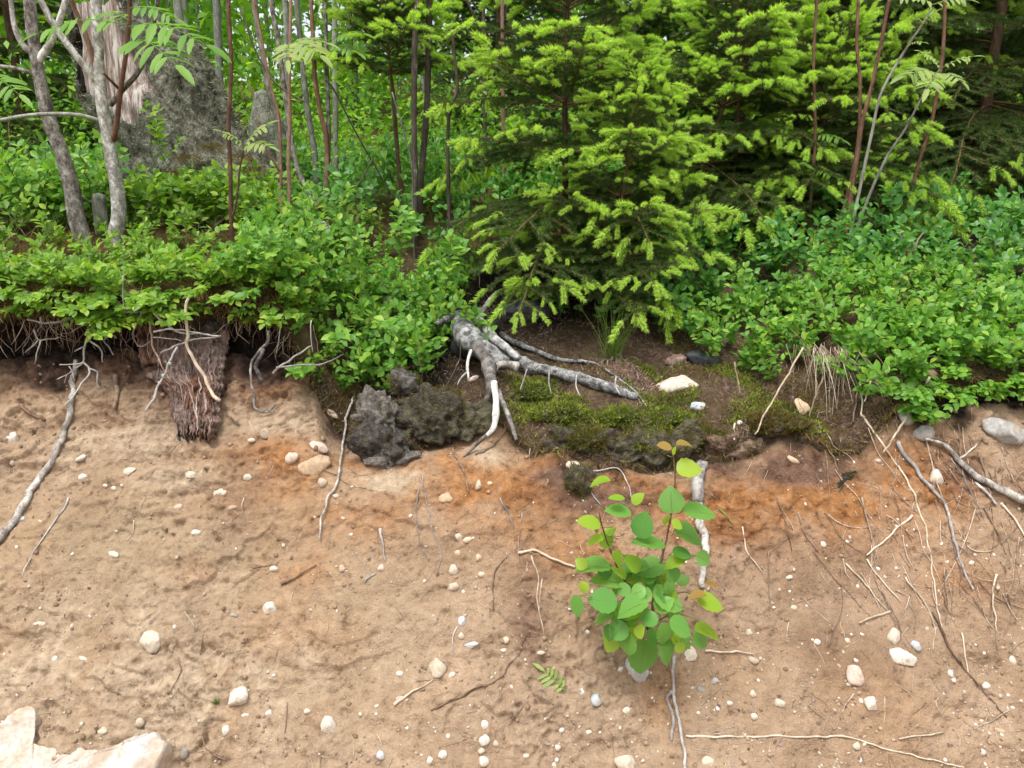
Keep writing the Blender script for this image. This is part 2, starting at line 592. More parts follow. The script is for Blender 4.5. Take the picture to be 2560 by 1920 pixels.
_lipx = [-4, PX(0), PX(300), PX(560), PX(720), PX(790), PX(880), PX(1060), PX(1150), PX(1230), PX(1330), PX(1420), PX(1500), PX(1700), PX(1800),
         PX(2000), PX(2110), PX(2250), PX(2400), PX(2560), 4]
_lipy = [2.02, 2.01, 2.03, 2.03, 2.03, 2.02, 1.985, 1.93, 2.00, 2.01, 1.91, 1.87, 1.86, 1.875, 1.90, 1.895, 1.90, 1.96, 1.99, 1.99, 2.0]


def lip(X):
    X = np.asarray(X, float)
    return np.interp(X, _lipx, _lipy) + .018 * pn(X * 9, 3.3) + .012 * pn(X * 27, 8.1) + sst(-.4, -.7, X) * (.045 * pn(X * 4.3, 6.6) + .025 * pn(X * 13, 2.6))


def soil_plane(X, Y):
    z = -1.2 + 1.018 * (Y - 1.36)
    z = np.where(Y < 1.05, -1.516 + .35 * (Y - 1.05), z)
    z = np.where(Y < 0.75, -1.62, z)
    return z


def grow(a, b, n, k):
    t = np.linspace(0, 1, n)
    return a + (b - a) * t ** k


# soil
xs = np.concatenate([-grow(1.62, 8, 14, 2.2)[::-1], np.linspace(-1.615, 1.615, 880), grow(1.62, 8, 14, 2.2)])
ys = np.concatenate([np.linspace(-8, .3, 8), np.linspace(.5, 1.2, 20), np.linspace(1.205, 2.42, 470), [2.5, 2.7]])
GX, GY = np.meshgrid(xs, ys)
Z = soil_plane(GX, GY)
S_ = GY * 1.43
big = .030 * fbm(GX * 2.6, S_ * 2.6, 2, 3)
ledge = fbm(GX * 5.5 + .6 * pn(GX * 9, S_ * 9, 6), S_ * 11, 5, 3)
crumb = fbm(GX * 22, S_ * 26, 7, 4, .55)
fine = fbm(GX * 75, S_ * 85, 11, 3, .6)
rgh = np.clip(.45 + .9 * fbm(GX * 1.7, S_ * 1.7, 21, 2) + .5 * sst(1.85, 2.0, GY), .18, 1.3)
pits = -np.clip(fbm(GX * 34, S_ * 40, 31, 2) - .38, 0, 1) * .035
step = .011 * (np.clip(ledge, -.35, .35) / .35)
tt_ = S_ * 8.5 + 1.7 * fbm(GX * 3.2, S_ * 3.2, 15, 4, .55)
scarp = (1 - (tt_ - np.floor(tt_))) ** 1.5 * sst(-.05, .35, fbm(GX * 4, S_ * 7, 18, 3))
tt2 = S_ * 19 + 1.9 * fbm(GX * 8, S_ * 8, 16, 3, .55)
scarp2 = (1 - (tt2 - np.floor(tt2))) ** 1.5 * sst(-.1, .3, fbm(GX * 9, S_ * 12, 19, 3))
D = big + rgh * (step + .009 * crumb + .0048 * fine + .0026 * fbm(GX * 170, S_ * 180, 14, 2, .6) + .015 * scarp + .009 * scarp2) + pits * rgh * 1.1
D += .02 * sst(1.9, 2.05, GY) * fbm(GX * 7, S_ * 10, 41, 4, .6)
fade = sst(.6, 1.2, GY) * (1 - sst(1.7, 3.0, np.abs(GX)))
D = D * (.3 + .7 * fade)
NYv, NZv = -.713, .70
wob0 = fbm(GX * 6, S_ * 6, 51, 4, .6)
slope_on = sst(.95, 1.15, GY)
VX, VY, VZ = GX, GY + D * NYv * slope_on, Z + D * np.where(slope_on > .5, NZv, 1)
top = floor_h(GX, GY)
VZ = np.minimum(VZ, top - .035)
_side = np.maximum(1 - sst(-.62, -.46, GX), sst(.98, 1.15, GX))
VZ = VZ - .075 * _side * sst(2.07, 2.13, GY + .02 * wob0) - .05 * sst(.98, 1.15, GX) * sst(1.96, 2.02, GY)
soilV = np.stack([VX, VY, VZ], -1).reshape(-1, 3)
ny, nx = GX.shape
ii, jj = np.meshgrid(np.arange(ny - 1), np.arange(nx - 1), indexing='ij')
soilF = np.stack([ii * nx + jj, ii * nx + jj + 1, (ii + 1) * nx + jj + 1, (ii + 1) * nx + jj], -1).reshape(-1, 4)


def planeY(py):
    t = math.tan(PITCH + math.atan((py - 960) / FPX))
    return 2.584 / (1.018 + t)


def blobs(lst):
    r = np.zeros_like(GX)
    for px, py, rx, ry, s in lst:
        Y = planeY(py)
        r = np.maximum(r, s * np.exp(-(((GX - PX(px, Y)) / rx) ** 2 + ((GY - Y) / ry) ** 2)))
    return r


wob = fbm(GX * 6, S_ * 6, 51, 4, .6)
orange = blobs([(1050, 1170, .20, .075, 1.15), (1300, 1190, .20, .10, 1.2), (640, 1160, .16, .065, 1.1), (690, 960, .10, .04, .9), (700, 1420, .10, .04, .8), (620, 1560, .12, .06, .8),
                (490, 1720, .05, .07, .9), (1850, 1260, .28, .08, 1.1), (2080, 1240, .24, .09, 1.05), (2330, 1200, .2, .07, 1.0), (1560, 1230, .14, .05, 1.0), (860, 1120, .1, .04, .9), (1180, 1130, .2, .07, .8), (470, 1080, .1, .03, .8),
                (2480, 1460, .1, .04, .6), (1480, 1350, .16, .08, .7), (900, 1300, .2, .05, .55), (1700, 1760, .05, .04, .7), (430, 1440, .06, .03, .5)])
orange = np.clip(orange * (1 + 1.1 * wob) + .35 * np.clip(fbm(GX * 3, S_ * 3, 61, 3) - .15, 0, 1), 0, 1)
pale = blobs([(330, 1080, .30, .05, 1.0), (150, 1110, .2, .05, .9), (640, 1060, .2, .035, .8), (960, 1190, .12, .04, .9), (1230, 1110, .08, .04, .9), (1600, 1850, .3, .1, .35), (300, 1680, .5, .16, .85), (900, 1750, .4, .1, .4),
              (480, 1190, .15, .04, .7), (60, 1060, .12, .04, .7), (760, 1020, .08, .03, .7)])
pale = np.clip(pale * (1 + 1.2 * wob), 0, 1)
brown = blobs([(2000, 1170, .22, .035, 1.0), (1850, 1160, .12, .04, 1.0), (860, 990, .10, .05, .9), (700, 935, .15, .045, 1.1), (330, 935, .12, .04, .9), (590, 900, .1, .04, 1.0), (470, 1000, .13, .06, .7), (120, 930, .15, .03, .6), (1330, 1540, .05, .12, .45), (2150, 1590, .12, .05, .4), (1500, 1250, .18, .04, .7), (560, 1230, .06, .1, .55),
               (420, 1540, .06, .05, .4), (2480, 1180, .1, .05, .8), (1400, 1190, .1, .03, .9), (2000, 1420, .3, .12, .3)])
brown = np.clip(brown * (1 + 1.2 * wob) + .55 * sst(2.01, 2.07, GY + .05 * wob), 0, 1)
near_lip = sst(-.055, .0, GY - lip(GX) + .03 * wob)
humus_shade = np.clip(sst(2.07, 2.15, GY + .05 * wob) + .9 * near_lip * (GX > -.5) + sst(2.03, 2.09, GY + .06 * wob) * (GX < -.45) + sst(.95, 1.1, GX) * sst(1.93, 1.98, GY + .05 * wob), 0, 1)  # dark humus, plus the shade of the hollows under the mat painted in
olive = np.clip(blobs([(350, 1500, .45, .2, 1.0), (200, 1350, .35, .1, .9), (400, 1350, .3, .08, .8)]) * (1 + .8 * wob), 0, 1)
mb = MB().add(soilV, soilF)
soil_o = mb.obj('sandy_bank', M['soil'], attrs=dict(orange=orange, pale=pale, brown=brown, humus_shade=humus_shade, olive=olive))
tag(soil_o, 'bare sandy soil of the cut bank', 'bank', kind='structure')

# forest floor sheet
fx = np.concatenate([-grow(1.9, 60, 26, 2.4)[::-1], np.linspace(-1.893, 1.893, 420), grow(1.9, 60, 26, 2.4)])
tt = np.concatenate([np.linspace(0, .28, 40), np.linspace(.287, 1.6, 130), 1.6 + grow(.02, 88, 46, 2.6)])
FX, FT = np.meshgrid(fx, tt)
L = lip(FX)
FY = L + FT
FZ = floor_h(FX, FY)
nearf = 1 - sst(1.5, 3, FT)
FZ = FZ + nearf * (.010 * fbm(FX * 24, FY * 24, 3, 3) + .005 * fbm(FX * 80, FY * 80, 5, 2))
FZ = FZ - .022 * np.exp(-(FT / .02) ** 2)
lf = lip(fx)
top0 = FZ[0]
sk = []
thick = .060 + .022 * pn(fx * 6, 1.2) + .014 * pn(fx * 22, 5.5) + .02 * sst(-.45, -.65, fx) + .055 * sst(-.06, .02, fx) * (1 - sst(.5, .62, fx)) + sst(-.4, -.6, fx) * (.045 * pn(fx * 5.1, 7.2) + .02 * pn(fx * 15, 9.2))
for k, (dy, dz) in enumerate([(.16, -1.0), (.05, -1.05), (.012, -.95), (-.010, -.62), (-.016, -.3), (-.010, -.1)]):
    yy = lf + dy + .014 * fbm(fx * 30, k * .7, 9, 3)
    zz = top0 + dz * thick + .010 * fbm(fx * 38, k * .9, 19, 3)
    sk.append(np.stack([fx, yy, zz], -1))
rows = np.concatenate([np.stack(sk), np.stack([FX, FY, FZ], -1)], 0)
nr, nc = rows.shape[:2]
floorV = rows.reshape(-1, 3)
ii, jj = np.meshgrid(np.arange(nr - 1), np.arange(nc - 1), indexing='ij')
floorF = np.stack([ii * nc + jj, ii * nc + jj + 1, (ii + 1) * nc + jj + 1, (ii + 1) * nc + jj], -1).reshape(-1, 4)
hum_shade = np.concatenate([np.repeat(np.array([1, 1, .9, .75, .6, .5])[:, None], nc, 1), np.clip(.45 * np.exp(-FT / .04) + .5 * fbm(FX * 9, FY * 9, 71, 3), 0, .8)], 0)
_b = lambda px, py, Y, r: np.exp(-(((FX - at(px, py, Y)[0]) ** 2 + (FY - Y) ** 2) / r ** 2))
hum_shade[6:] = np.clip(hum_shade[6:] + _b(1330, 790, 2.75, .22) + _b(1080, 870, 2.35, .16) + _b(1250, 730, 2.9, .35) + _b(2400, 600, 3.2, .5), 0, 1)  # blobs paint in the dark stump hole and the shade under the spruces
litt = np.concatenate([np.repeat(np.full((1, nc), .5), 6, 0), np.clip(sst(-.62, -.45, FX) * (1 - sst(2.9, 3.3, FY)) * (.75 + .6 * fbm(FX * 6, FY * 6, 81, 3)), 0, 1)], 0)
floor_o = MB().add(floorV, floorF).obj('forest_floor', M['floor'], attrs=dict(humus_shade=hum_shade, litter=litt))
tag(floor_o, 'mossy forest floor above the bank', 'ground', kind='structure')

_selS = np.where((np.abs(soilV[soilF[:, 0], 0]) < 1.75) & (soilV[soilF[:, 0], 1] > .9))[0]
bvh_soil = BVHTree.FromPolygons([tuple(v) for v in soilV.tolist()], soilF[_selS].tolist())
bvh_floor = BVHTree.FromPolygons([tuple(v) for v in floorV.tolist()], floorF.tolist())


def hit(px, py, which='both'):
    d = Vector(ray(px, py)).normalized()
    best = None
    for nm, b in (('soil', bvh_soil), ('floor', bvh_floor)):
        if which not in ('both', nm):
            continue
        p, n, i, dist = b.ray_cast(Vector((0, 0, 0)), d)
        if p is not None and (best is None or dist < best[2]):
            best = (np.array(p), np.array(n) * (1 if n.dot(d) < 0 else -1), dist)
    if best is None:
        p = at(px, py, 2.05)
        return p, np.array((0, -.7, .7))
    return best[0], best[1]


def drop(x, y):
    """height of the floor (or the bank in front of it) under a point"""
    for b in (bvh_floor, bvh_soil):
        p, n, i, dist = b.ray_cast(Vector((x, y, 6)), Vector((0, 0, -1)))
        if p is not None:
            return np.array(p), np.array(n)
    return np.array((x, y, float(floor_h(x, y)))), np.array((0, 0, 1.))

# ---------------------------------------------------------------- shape prototypes
def leaf_proto(st, fold=.15, droop=.12, serr=0.0):
    """st: [(u, halfwidth)...] from base to tip, length 1 along +y, up +z"""
    V, F4, F3 = [], [], []
    V.append((0, 0, 0))
    prev = None
    for k, (u, w) in enumerate(st):
        if w <= 0:
            i = len(V)
            V.append((0, u, -droop * u * u))
            if prev:
                F3 += [(prev[0], prev[1], i), (prev[1], prev[2], i)]
            continue
        j = serr * (1 if k % 2 else -1)
        i = len(V)
        z = -droop * u * u
        V += [(-w * (1 + j), u, z + fold * w), (0, u, z), (w * (1 + j), u, z + fold * w)]
        cur = (i, i + 1, i + 2)
        if prev is None:
            F3 += [(0, cur[1], cur[0]), (0, cur[2], cur[1])]
        else:
            F4 += [(prev[0], prev[1], cur[1], cur[0]), (prev[1], prev[2], cur[2], cur[1])]
        prev = cur
    return np.array(V, float), [np.array(F4).reshape(-1, 4), np.array(F3).reshape(-1, 3)]


P_BIL = leaf_proto([(.10, .13), (.28, .26), (.52, .30), (.76, .20), (1, 0)], .22, .14)
P_BIL2 = leaf_proto([(.10, .13), (.30, .28), (.55, .31), (.78, .20), (1, 0)], .45, .28)
P_SIMPLE = leaf_proto([(.35, .27), (.7, .22), (1, 0)], .2, .2)
P_LEAFLET = leaf_proto([(.08, .07), (.2, .115), (.35, .135), (.5, .14), (.65, .13), (.8, .095), (.92, .05), (1, 0)], .3, .2, .07)
P_ASPEN = leaf_proto([(.04, .20), (.12, .34), (.22, .43), (.32, .48), (.42, .495), (.52, .48), (.62, .44), (.72, .37), (.80, .29), (.87, .20), (.93, .10), (1, 0)], .10, .10, .045)
P_ASPEN2 = leaf_proto([(.04, .18), (.12, .32), (.22, .41), (.32, .46), (.42, .475), (.52, .46), (.62, .42), (.72, .35), (.80, .27), (.87, .18), (.93, .09), (1, 0)], .30, .30, .05)


def needles(rs, P, T, up, density, ln, ang=(38, 62), flat=.35, wid=.0018):
    """needle quads along a path. P (n,3) points, T tangents"""
    seg = np.linalg.norm(np.diff(P, axis=0), axis=1)
    L = seg.sum()
    n = max(4, int(L * density))
    s = np.sort(rs.uniform(0, L, n))
    c = np.concatenate([[0], np.cumsum(seg)])
    pos = np.stack([np.interp(s, c, P[:, k]) for k in range(3)], 1)
    tan = np.stack([np.interp(s, c, T[:, k]) for k in range(3)], 1)
    tan /= np.linalg.norm(tan, axis=1)[:, None]
    side = np.cross(tan, up)
    side /= np.linalg.norm(side, axis=1)[:, None] + 1e-9
    upv = np.cross(side, tan)
    phi = rs.uniform(0, 2 * math.pi, n)
    # flattened spray: sideways and above, few below
    rad = np.cos(phi)[:, None] * side + (np.sin(phi) * np.where(np.sin(phi) < 0, flat, .75))[:, None] * upv
    rad /= np.linalg.norm(rad, axis=1)[:, None] + 1e-9
    a = np.radians(rs.uniform(ang[0], ang[1], n))
    d = tan * np.cos(a)[:, None] + rad * np.sin(a)[:, None]
    l = ln * rs.uniform(.75, 1.15, n) * np.clip(.55 + 8 * (L - s) / max(L, .05), .55, 1)
    w = np.cross(d, rs.normal(size=(n, 3)))
    w /= np.linalg.norm(w, axis=1)[:, None] + 1e-9
    h = wid * .5
    V = np.stack([pos, pos + d * (l * .45)[:, None] + w * h, pos + d * l[:, None], pos + d * (l * .45)[:, None] - w * h], 1)
    F = np.arange(n * 4).reshape(n, 4)
    return V.reshape(-1, 3), F, np.repeat(rs.uniform(0, 1, n), 4)


def make_shoot(seed):
    rs = np.random.RandomState(seed)
    n = 8
    t = np.linspace(0, 1, n)
    P = np.stack([.008 * t * rs.uniform(-1, 1), .066 * t, -.018 * t * t * rs.uniform(.2, 1.6)], 1)
    T = np.gradient(P, axis=0)
    mb = MB().tube(P, [.0014, .0008], 4, mi=1)
    v, f, r = needles(rs, P, T, np.array((0, 0, 1.)), 3300, .0185, (24, 60), .6, .0022)
    return mb.add(v, f, rnd=r)


def make_branch(seed, L, nlat, droop, dense=2100):
    """spruce branch along +y, up +z. Returns wood+needle MB and the list of tips (pos, dir, size)"""
    rs = np.random.RandomState(seed)
    mb = MB()
    tips = []
    up = np.array((0, 0, 1.))

    def axis(p0, d0, ln, r0, level, bend, outer=1.0):
        n = max(5, int(ln / .02))
        P = [np.array(p0, float)]
        d = nrm(d0)
        st = ln / (n - 1)
        for i in range(n - 1):
            d = nrm(d + np.array((rs.normal() * .045, rs.normal() * .03, bend * st + rs.normal() * .03)))
            P.append(P[-1] + d * st)
        P = np.array(P)
        T = np.gradient(P, axis=0)
        mb.tube(P, [r0, max(.0012, r0 * .4)], 5 if level == 0 else 3, mi=1)
        k0 = int(n * (.18 if level == 0 else 0))
        v, f, r = needles(rs, P[k0:], T[k0:], up, dense * (1 if level else .8), .0155 if level else .014, (38, 66), .35)
        mb.add(v, f, rnd=r)
        if level == 0 or (level == 1 and outer > .38 and rs.rand() < .85):
            s0 = rs.uniform(1.0, 1.3) if level == 0 else rs.uniform(.8, 1.15)
            tips.append((P[-1], nrm(T[-1]), s0))
            sdv = nrm(np.cross(T[-1], up))
            for sg in (-1, 1):
                if rs.rand() < (.85 if level == 0 else .5):
                    tips.append((P[-2], nrm(nrm(T[-1]) * .75 + sdv * sg * .8 + up * rs.uniform(-.3, .1)), s0 * rs.uniform(.6, .85)))
        return P, T

    P, T = axis((0, 0, 0), (0, 1, .12), L, .0042 * (L / .5) ** .5, 0, droop)
    n = len(P)
    for k in range(nlat):
        f = .16 + .80 * (k + .5) / nlat
        for s in (-1, 1):
            if rs.rand() < .12:
                continue
            ff = min(.97, f + rs.uniform(-.03, .03))
            i = int(ff * (n - 1))
            tl = nrm(T[i])
            sd = nrm(np.cross(tl, up)) * s
            ll = L * (.50 * (1 - ff) + .10) * rs.uniform(.75, 1.15)
            d = tl * rs.uniform(.45, .8) + sd + up * rs.uniform(-.18, .10)
            P1, T1 = axis(P[i], d, ll, .0022, 1, droop * .8, ff)
            if ll > .09:
                m = len(P1)
                for q in range(int(ll / .06)):
                    g = .3 + .6 * (q + rs.rand()) / max(1, int(ll / .06))
                    j = min(m - 1, int(g * m))
                    t2 = nrm(T1[j])
                    s2 = nrm(np.cross(t2, up)) * (1 if (q + k) % 2 else -1)
                    l2 = ll * (.42 * (1 - g) + .12)
                    axis(P1[j], t2 * .8 + s2 + up * rs.uniform(-.2, .1), max(.03, l2), .0015, 2, droop * .6)
    return mb, tips


SHOOTS = [make_shoot(100 + i).mesh('shoot', [M['shoot'], M['twig']]) for i in range(6)]
_SH_ARR = [make_shoot(100 + i) for i in range(6)]
BRANCH = []
for i, (L, nl, dr) in enumerate([(.26, 4, -1.0), (.34, 5, -1.2), (.42, 6, -1.4), (.42, 6, -.6), (.52, 7, -1.3), (.52, 7, -.9), (.62, 8, -1.2), (.72, 9, -1.0), (.34, 5, .6), (.26, 4, .8)]):
    b, tips = make_branch(500 + i, L, nl, dr)
    gm = MB()
    rs = np.random.RandomState(900 + i)
    for p, d, s in tips:
        R = frame(d + np.array((0, 0, -.12)), (rs.normal() * .3, rs.normal() * .2, 1)) * s
        sh = _SH_ARR[rs.randint(6)]
        off = 0
        pv = np.vstack(sh.v)
        gm.add(pv @ R.T + p, *[f for f, m in zip(sh.f, sh.m) if m[0] == 0], rnd=np.concatenate(sh.r) * .5 + rs.rand() * .5)
    BRANCH.append(dict(L=L, me=b.mesh('branch', [M['needle'], M['twig']]), tips=tips, grow=gm.mesh('new_growth', [M['shoot']])))


def bilberry(rs, h, leafsize, lean=(0, 0), spread=.6, nb=4, dens=1.0):
    """stems: [(path, r0, r1)], leaves: arrays pos, dir, normal, size"""
    stems, lp, ld, ln_, ls = [], [], [], [], []
    base_dir = nrm((lean[0], lean[1], lean[2] if len(lean) > 2 else 1))

    def axis(p, d, L, r, lv):
        n = max(4, int(L / .014))
        P = [np.array(p, float)]
        d = nrm(d)
        sgn = rs.choice([-1, 1])
        for i in range(n):
            z = nrm(np.cross(d, (0.2, .9, .1))) * sgn * (.28 if i % 2 else -.28)
            d2 = nrm(d + z + rs.normal(size=3) * .10)
            P.append(P[-1] + d2 * L / n)
            d = nrm(d + np.array((rs.normal() * .06, rs.normal() * .06, .05)))
        P = np.array(P)
        stems.append((P, r, r * .55))
        k0 = int(n * (.35 if lv == 0 else .12))
        for i in range(k0, n + 1):
            if rs.rand() > dens:
                continue
            t = nrm(P[min(i + 1, n)] - P[max(i - 1, 0)])
            sd = nrm(np.cross(t, (0, -.5, .9))) * (1 if i % 2 else -1)
            dd = nrm(t * rs.uniform(.25, .8) + sd * rs.uniform(.7, 1.1) + np.array((0, -.25, .1)) + rs.normal(size=3) * .22)
            nn = nrm(np.array((0, -.55, .85)) + rs.normal(size=3) * .38)
            lp.append(P[i]); ld.append(dd); ln_.append(nn)
            ls.append(leafsize * rs.uniform(.6, 1.15) * (1 if i < n else .75))
        if i == n:
            lp.append(P[-1]); ld.append(nrm(t + rs.normal(size=3) * .15)); ln_.append(nrm(np.array((0, -.6, .8)) + rs.normal(size=3) * .3)); ls.append(leafsize * .8)
        return P

    P = axis((0, 0, 0), base_dir, h, .0013, 0)
    for b in range(nb):
        f = rs.uniform(.2, .85)
        i = int(f * (len(P) - 1))
        a = rs.uniform(0, 2 * math.pi)
        d = np.array((math.cos(a) * spread, math.sin(a) * spread, 0)) + base_dir * rs.uniform(.4, .9)
        axis(P[i], d, h * (1 - f * .6) * rs.uniform(.4, .7), .0009, 1)
    return stems, np.array(lp), np.array(ld), np.array(ln_), np.array(ls)


def rock_mb(rs, size, sub=2, facets=6, rough=.12, seed=None):
    import bmesh
    bm = bmesh.new()
    bmesh.ops.create_icosphere(bm, subdivisions=sub, radius=1.0)
    v = np.array([x.co[:] for x in bm.verts])
    f = np.array([[x.index for x in p.verts] for p in bm.faces])
    bm.free()
    for k in range(facets + 3):
        n = nrm(rs.normal(size=3))
        c = rs.uniform(.50, .85)
        d = v @ n
        v = v - np.outer(np.clip(d - c, 0, None) * .85, n)
    q = rs.uniform(0, 50)
    v = v * (1 + rough * fbm(v[:, 0] * 1.6 + q, v[:, 1] * 1.6, v[:, 2] * 1.6, 4)[:, None])
    v = v * np.asarray(size)
    return MB().add(v, f)


PEB = [rock_mb(np.random.RandomState(40 + i), (1, rs.uniform(.65, 1), rs.uniform(.5, .8)), 2, 5, .10) for i, rs in enumerate([np.random.RandomState(60 + k) for k in range(10)])]
PEBS = [rock_mb(np.random.RandomState(80 + i), (1, rs.uniform(.6, 1), rs.uniform(.5, .8)), 1, 4, .12) for i, rs in enumerate([np.random.RandomState(90 + k) for k in range(6)])]

# ---------------------------------------------------------------- stones on the bank
RS = np.random.RandomState(11)


def px2m(w, p):
    """width in photo pixels -> metres at point p"""
    return w / FPX * (p @ _f)


def rot_z(a):
    return np.array(((math.cos(a), -math.sin(a), 0), (math.sin(a), math.cos(a), 0), (0, 0, 1)))


def surf_frame(n, a):
    """columns x (in surface, towards image right turned by a), y (up the surface), z normal"""
    x = nrm(np.cross((0, 1, 0.3), n))
    if x[0] < 0:
        x = -x
    y = np.cross(n, x)
    return np.stack([x, y, n], 1) @ rot_z(a)


ROCKS = []


def stone(px, py, w, h, mat, name='pebble', label=None, cat='pebble', group=None, hi=False, ang=None, facets=6, which='both', lift=.05, rough=.14, Y=None):
    rs = np.random.RandomState(int(px * 7 + py * 3) % 99991)
    p, n = hit(px, py, which)
    if Y:
        p = at(px, py, Y)
        n = np.array((0, -.7, .7))
    sx, sy = px2m(w, p) * .5, px2m(h, p) * .5
    n = nrm(n + np.array((0, -.8, .6)) * .8)
    a = rs.uniform(-.5, .5) if ang is None else ang
    R = surf_frame(n, a)
    sz = min(sx, sy) * rs.uniform(.6, .9)
    mb = rock_mb(rs, (sx * 1.06, sy * 1.06, sz), 3 if hi else 2, facets, rough)
    v = mb.v[0] @ R.T
    mb.v[0] = v
    c = p + n * sz * lift
    o = mb.obj(name, M[mat], base=None)
    o.location = c
    tag(o, label, cat, group)
    return o


BIG = [
    (783, 1166, 86, 50, 'st_tan', 'stone', 'largest tan block in the stone cluster below the dark root fringe', 'stone'),
    (728, 1145, 42, 32, 'st_pink', 'stone', 'pinkish stone at the outer end of the stone cluster beside the tan block', 'stone'),
    (800, 1120, 52, 28, 'st_pink', 'stone', 'pale broken stone resting on top of the large tan block', 'stone'),
    (805, 1206, 30, 32, 'st_white', 'pebble', 'cream pebble just under the large tan block of the stone cluster', 'pebble'),
    (468, 1092, 34, 44, 'st_grey', 'stone', 'smooth grey-beige stone under the tip of the rotten stump', 'stone'),
    (321, 1180, 37, 24, 'st_white', 'pebble', 'oval cream pebble on the pale soil below the long bleached root', 'pebble'),
    (480, 1188, 31, 26, 'st_white', 'pebble', 'yellowish white pebble straight below the rotten stump', 'pebble'),
    (675, 1520, 39, 31, 'st_white', 'pebble', 'blocky white pebble alone on the smooth sandy slope', 'pebble'),
    (380, 1603, 54, 57, 'st_white', 'stone', 'angular cream stone with a notched outline on the olive soil', 'stone'),
    (594, 1745, 60, 55, 'st_white', 'stone', 'white stone half sunk in soil with a grassy sprout beside it', 'stone'),
    (820, 1815, 39, 46, 'st_white', 'pebble', 'upright white pebble low on the slope between grey twigs', 'pebble'),
    (1094, 1668, 46, 54, 'st_white', 'stone', 'bright white angular stone uphill of the brown stick', 'stone'),
    (1133, 1424, 26, 31, 'st_white', 'pebble', 'upper one of two white pebbles under the thin hanging roots', 'pebble'),
    (1133, 1467, 29, 29, 'st_white', 'pebble', 'lower one of two white pebbles under the thin hanging roots', 'pebble'),
    (1155, 1554, 22, 29, 'st_blue', 'pebble', 'smooth bluish white egg-shaped pebble with a rootlet below', 'pebble'),
    (1180, 1613, 38, 18, 'st_blue', 'pebble', 'flat crescent-shaped pale pebble below the bluish egg pebble', 'pebble'),
    (1196, 1214, 21, 34, 'st_white', 'pebble', 'upright cream pebble in the orange soil under the silver roots', 'pebble'),
    (1115, 1247, 40, 30, 'st_tan', 'stone', 'cream stone with rootlets in the hollow of the orange soil', 'stone'),
    (1436, 1168, 44, 32, 'st_white', 'stone', 'white stone lying on the dark mossy clod', 'stone'),
    (1593, 1675, 58, 66, 'st_grey', 'stone', 'grey rounded stone under the lowest aspen leaf', 'stone'),
    (1729, 1636, 34, 46, 'st_white', 'stone', 'pale stone just beside the aspen sapling foliage', 'stone'),
    (1491, 1751, 29, 33, 'st_blue', 'pebble', 'round bluish grey pebble beside the fallen rowan leaf', 'pebble'),
    (1564, 1778, 34, 21, 'st_white', 'pebble', 'knobbly cream pebble below the grey rounded stone', 'pebble'),
    (1566, 1904, 56, 42, 'st_white', 'stone', 'white stone cut by the lower picture edge below the aspen', 'stone'),
    (1208, 1904, 28, 34, 'st_white', 'pebble', 'lowest pebble of the short vertical pebble chain', 'pebble'),
    (1212, 1847, 29, 34, 'st_white', 'pebble', 'biggest middle pebble of the short vertical pebble chain', 'pebble'),
    (2232, 1591, 32, 44, 'st_white', 'stone', 'upper pointed white stone of the white pair among straws', 'stone'),
    (2258, 1646, 70, 46, 'st_white', 'stone', 'long slanting white stone of the white pair among straws', 'stone'),
    (2289, 1615, 34, 25, 'st_blue', 'pebble', 'pale blue-grey oval pebble beside the white stone pair', 'pebble'),
    (2138, 1684, 56, 56, 'st_pink', 'stone', 'crumbly pinkish brown stone near the white stone pair', 'stone'),
    (2179, 1762, 35, 40, 'st_white', 'stone', 'white triangular stone low on the slope', 'stone'),
    (1949, 1758, 28, 25, 'st_white', 'pebble', 'slanted white pebble above the long reddish straw', 'pebble'),
    (1882, 1650, 30, 23, 'st_white', 'pebble', 'white pebble at the tip of the short horizontal straw', 'pebble'),
    (1768, 1904, 31, 25, 'st_white', 'pebble', 'rounded cream pebble under the long reddish straw', 'pebble'),
    (33, 1096, 42, 34, 'st_white', 'stone', 'pale stone beside the upper part of the long bleached root', 'stone'),
    (663, 1086, 34, 24, 'st_white', 'stone', 'cream stone sitting in the orange patch beside the rotten stump', 'stone'),
    (549, 1233, 42, 24, 'st_white', 'pebble', 'long pale pebble slanting below the rotten stump', 'pebble'),
]
for px, py, w, h, m, nm, lb, ct in BIG:
    stone(px, py, w, h, m, nm, lb, ct, hi=w > 30)

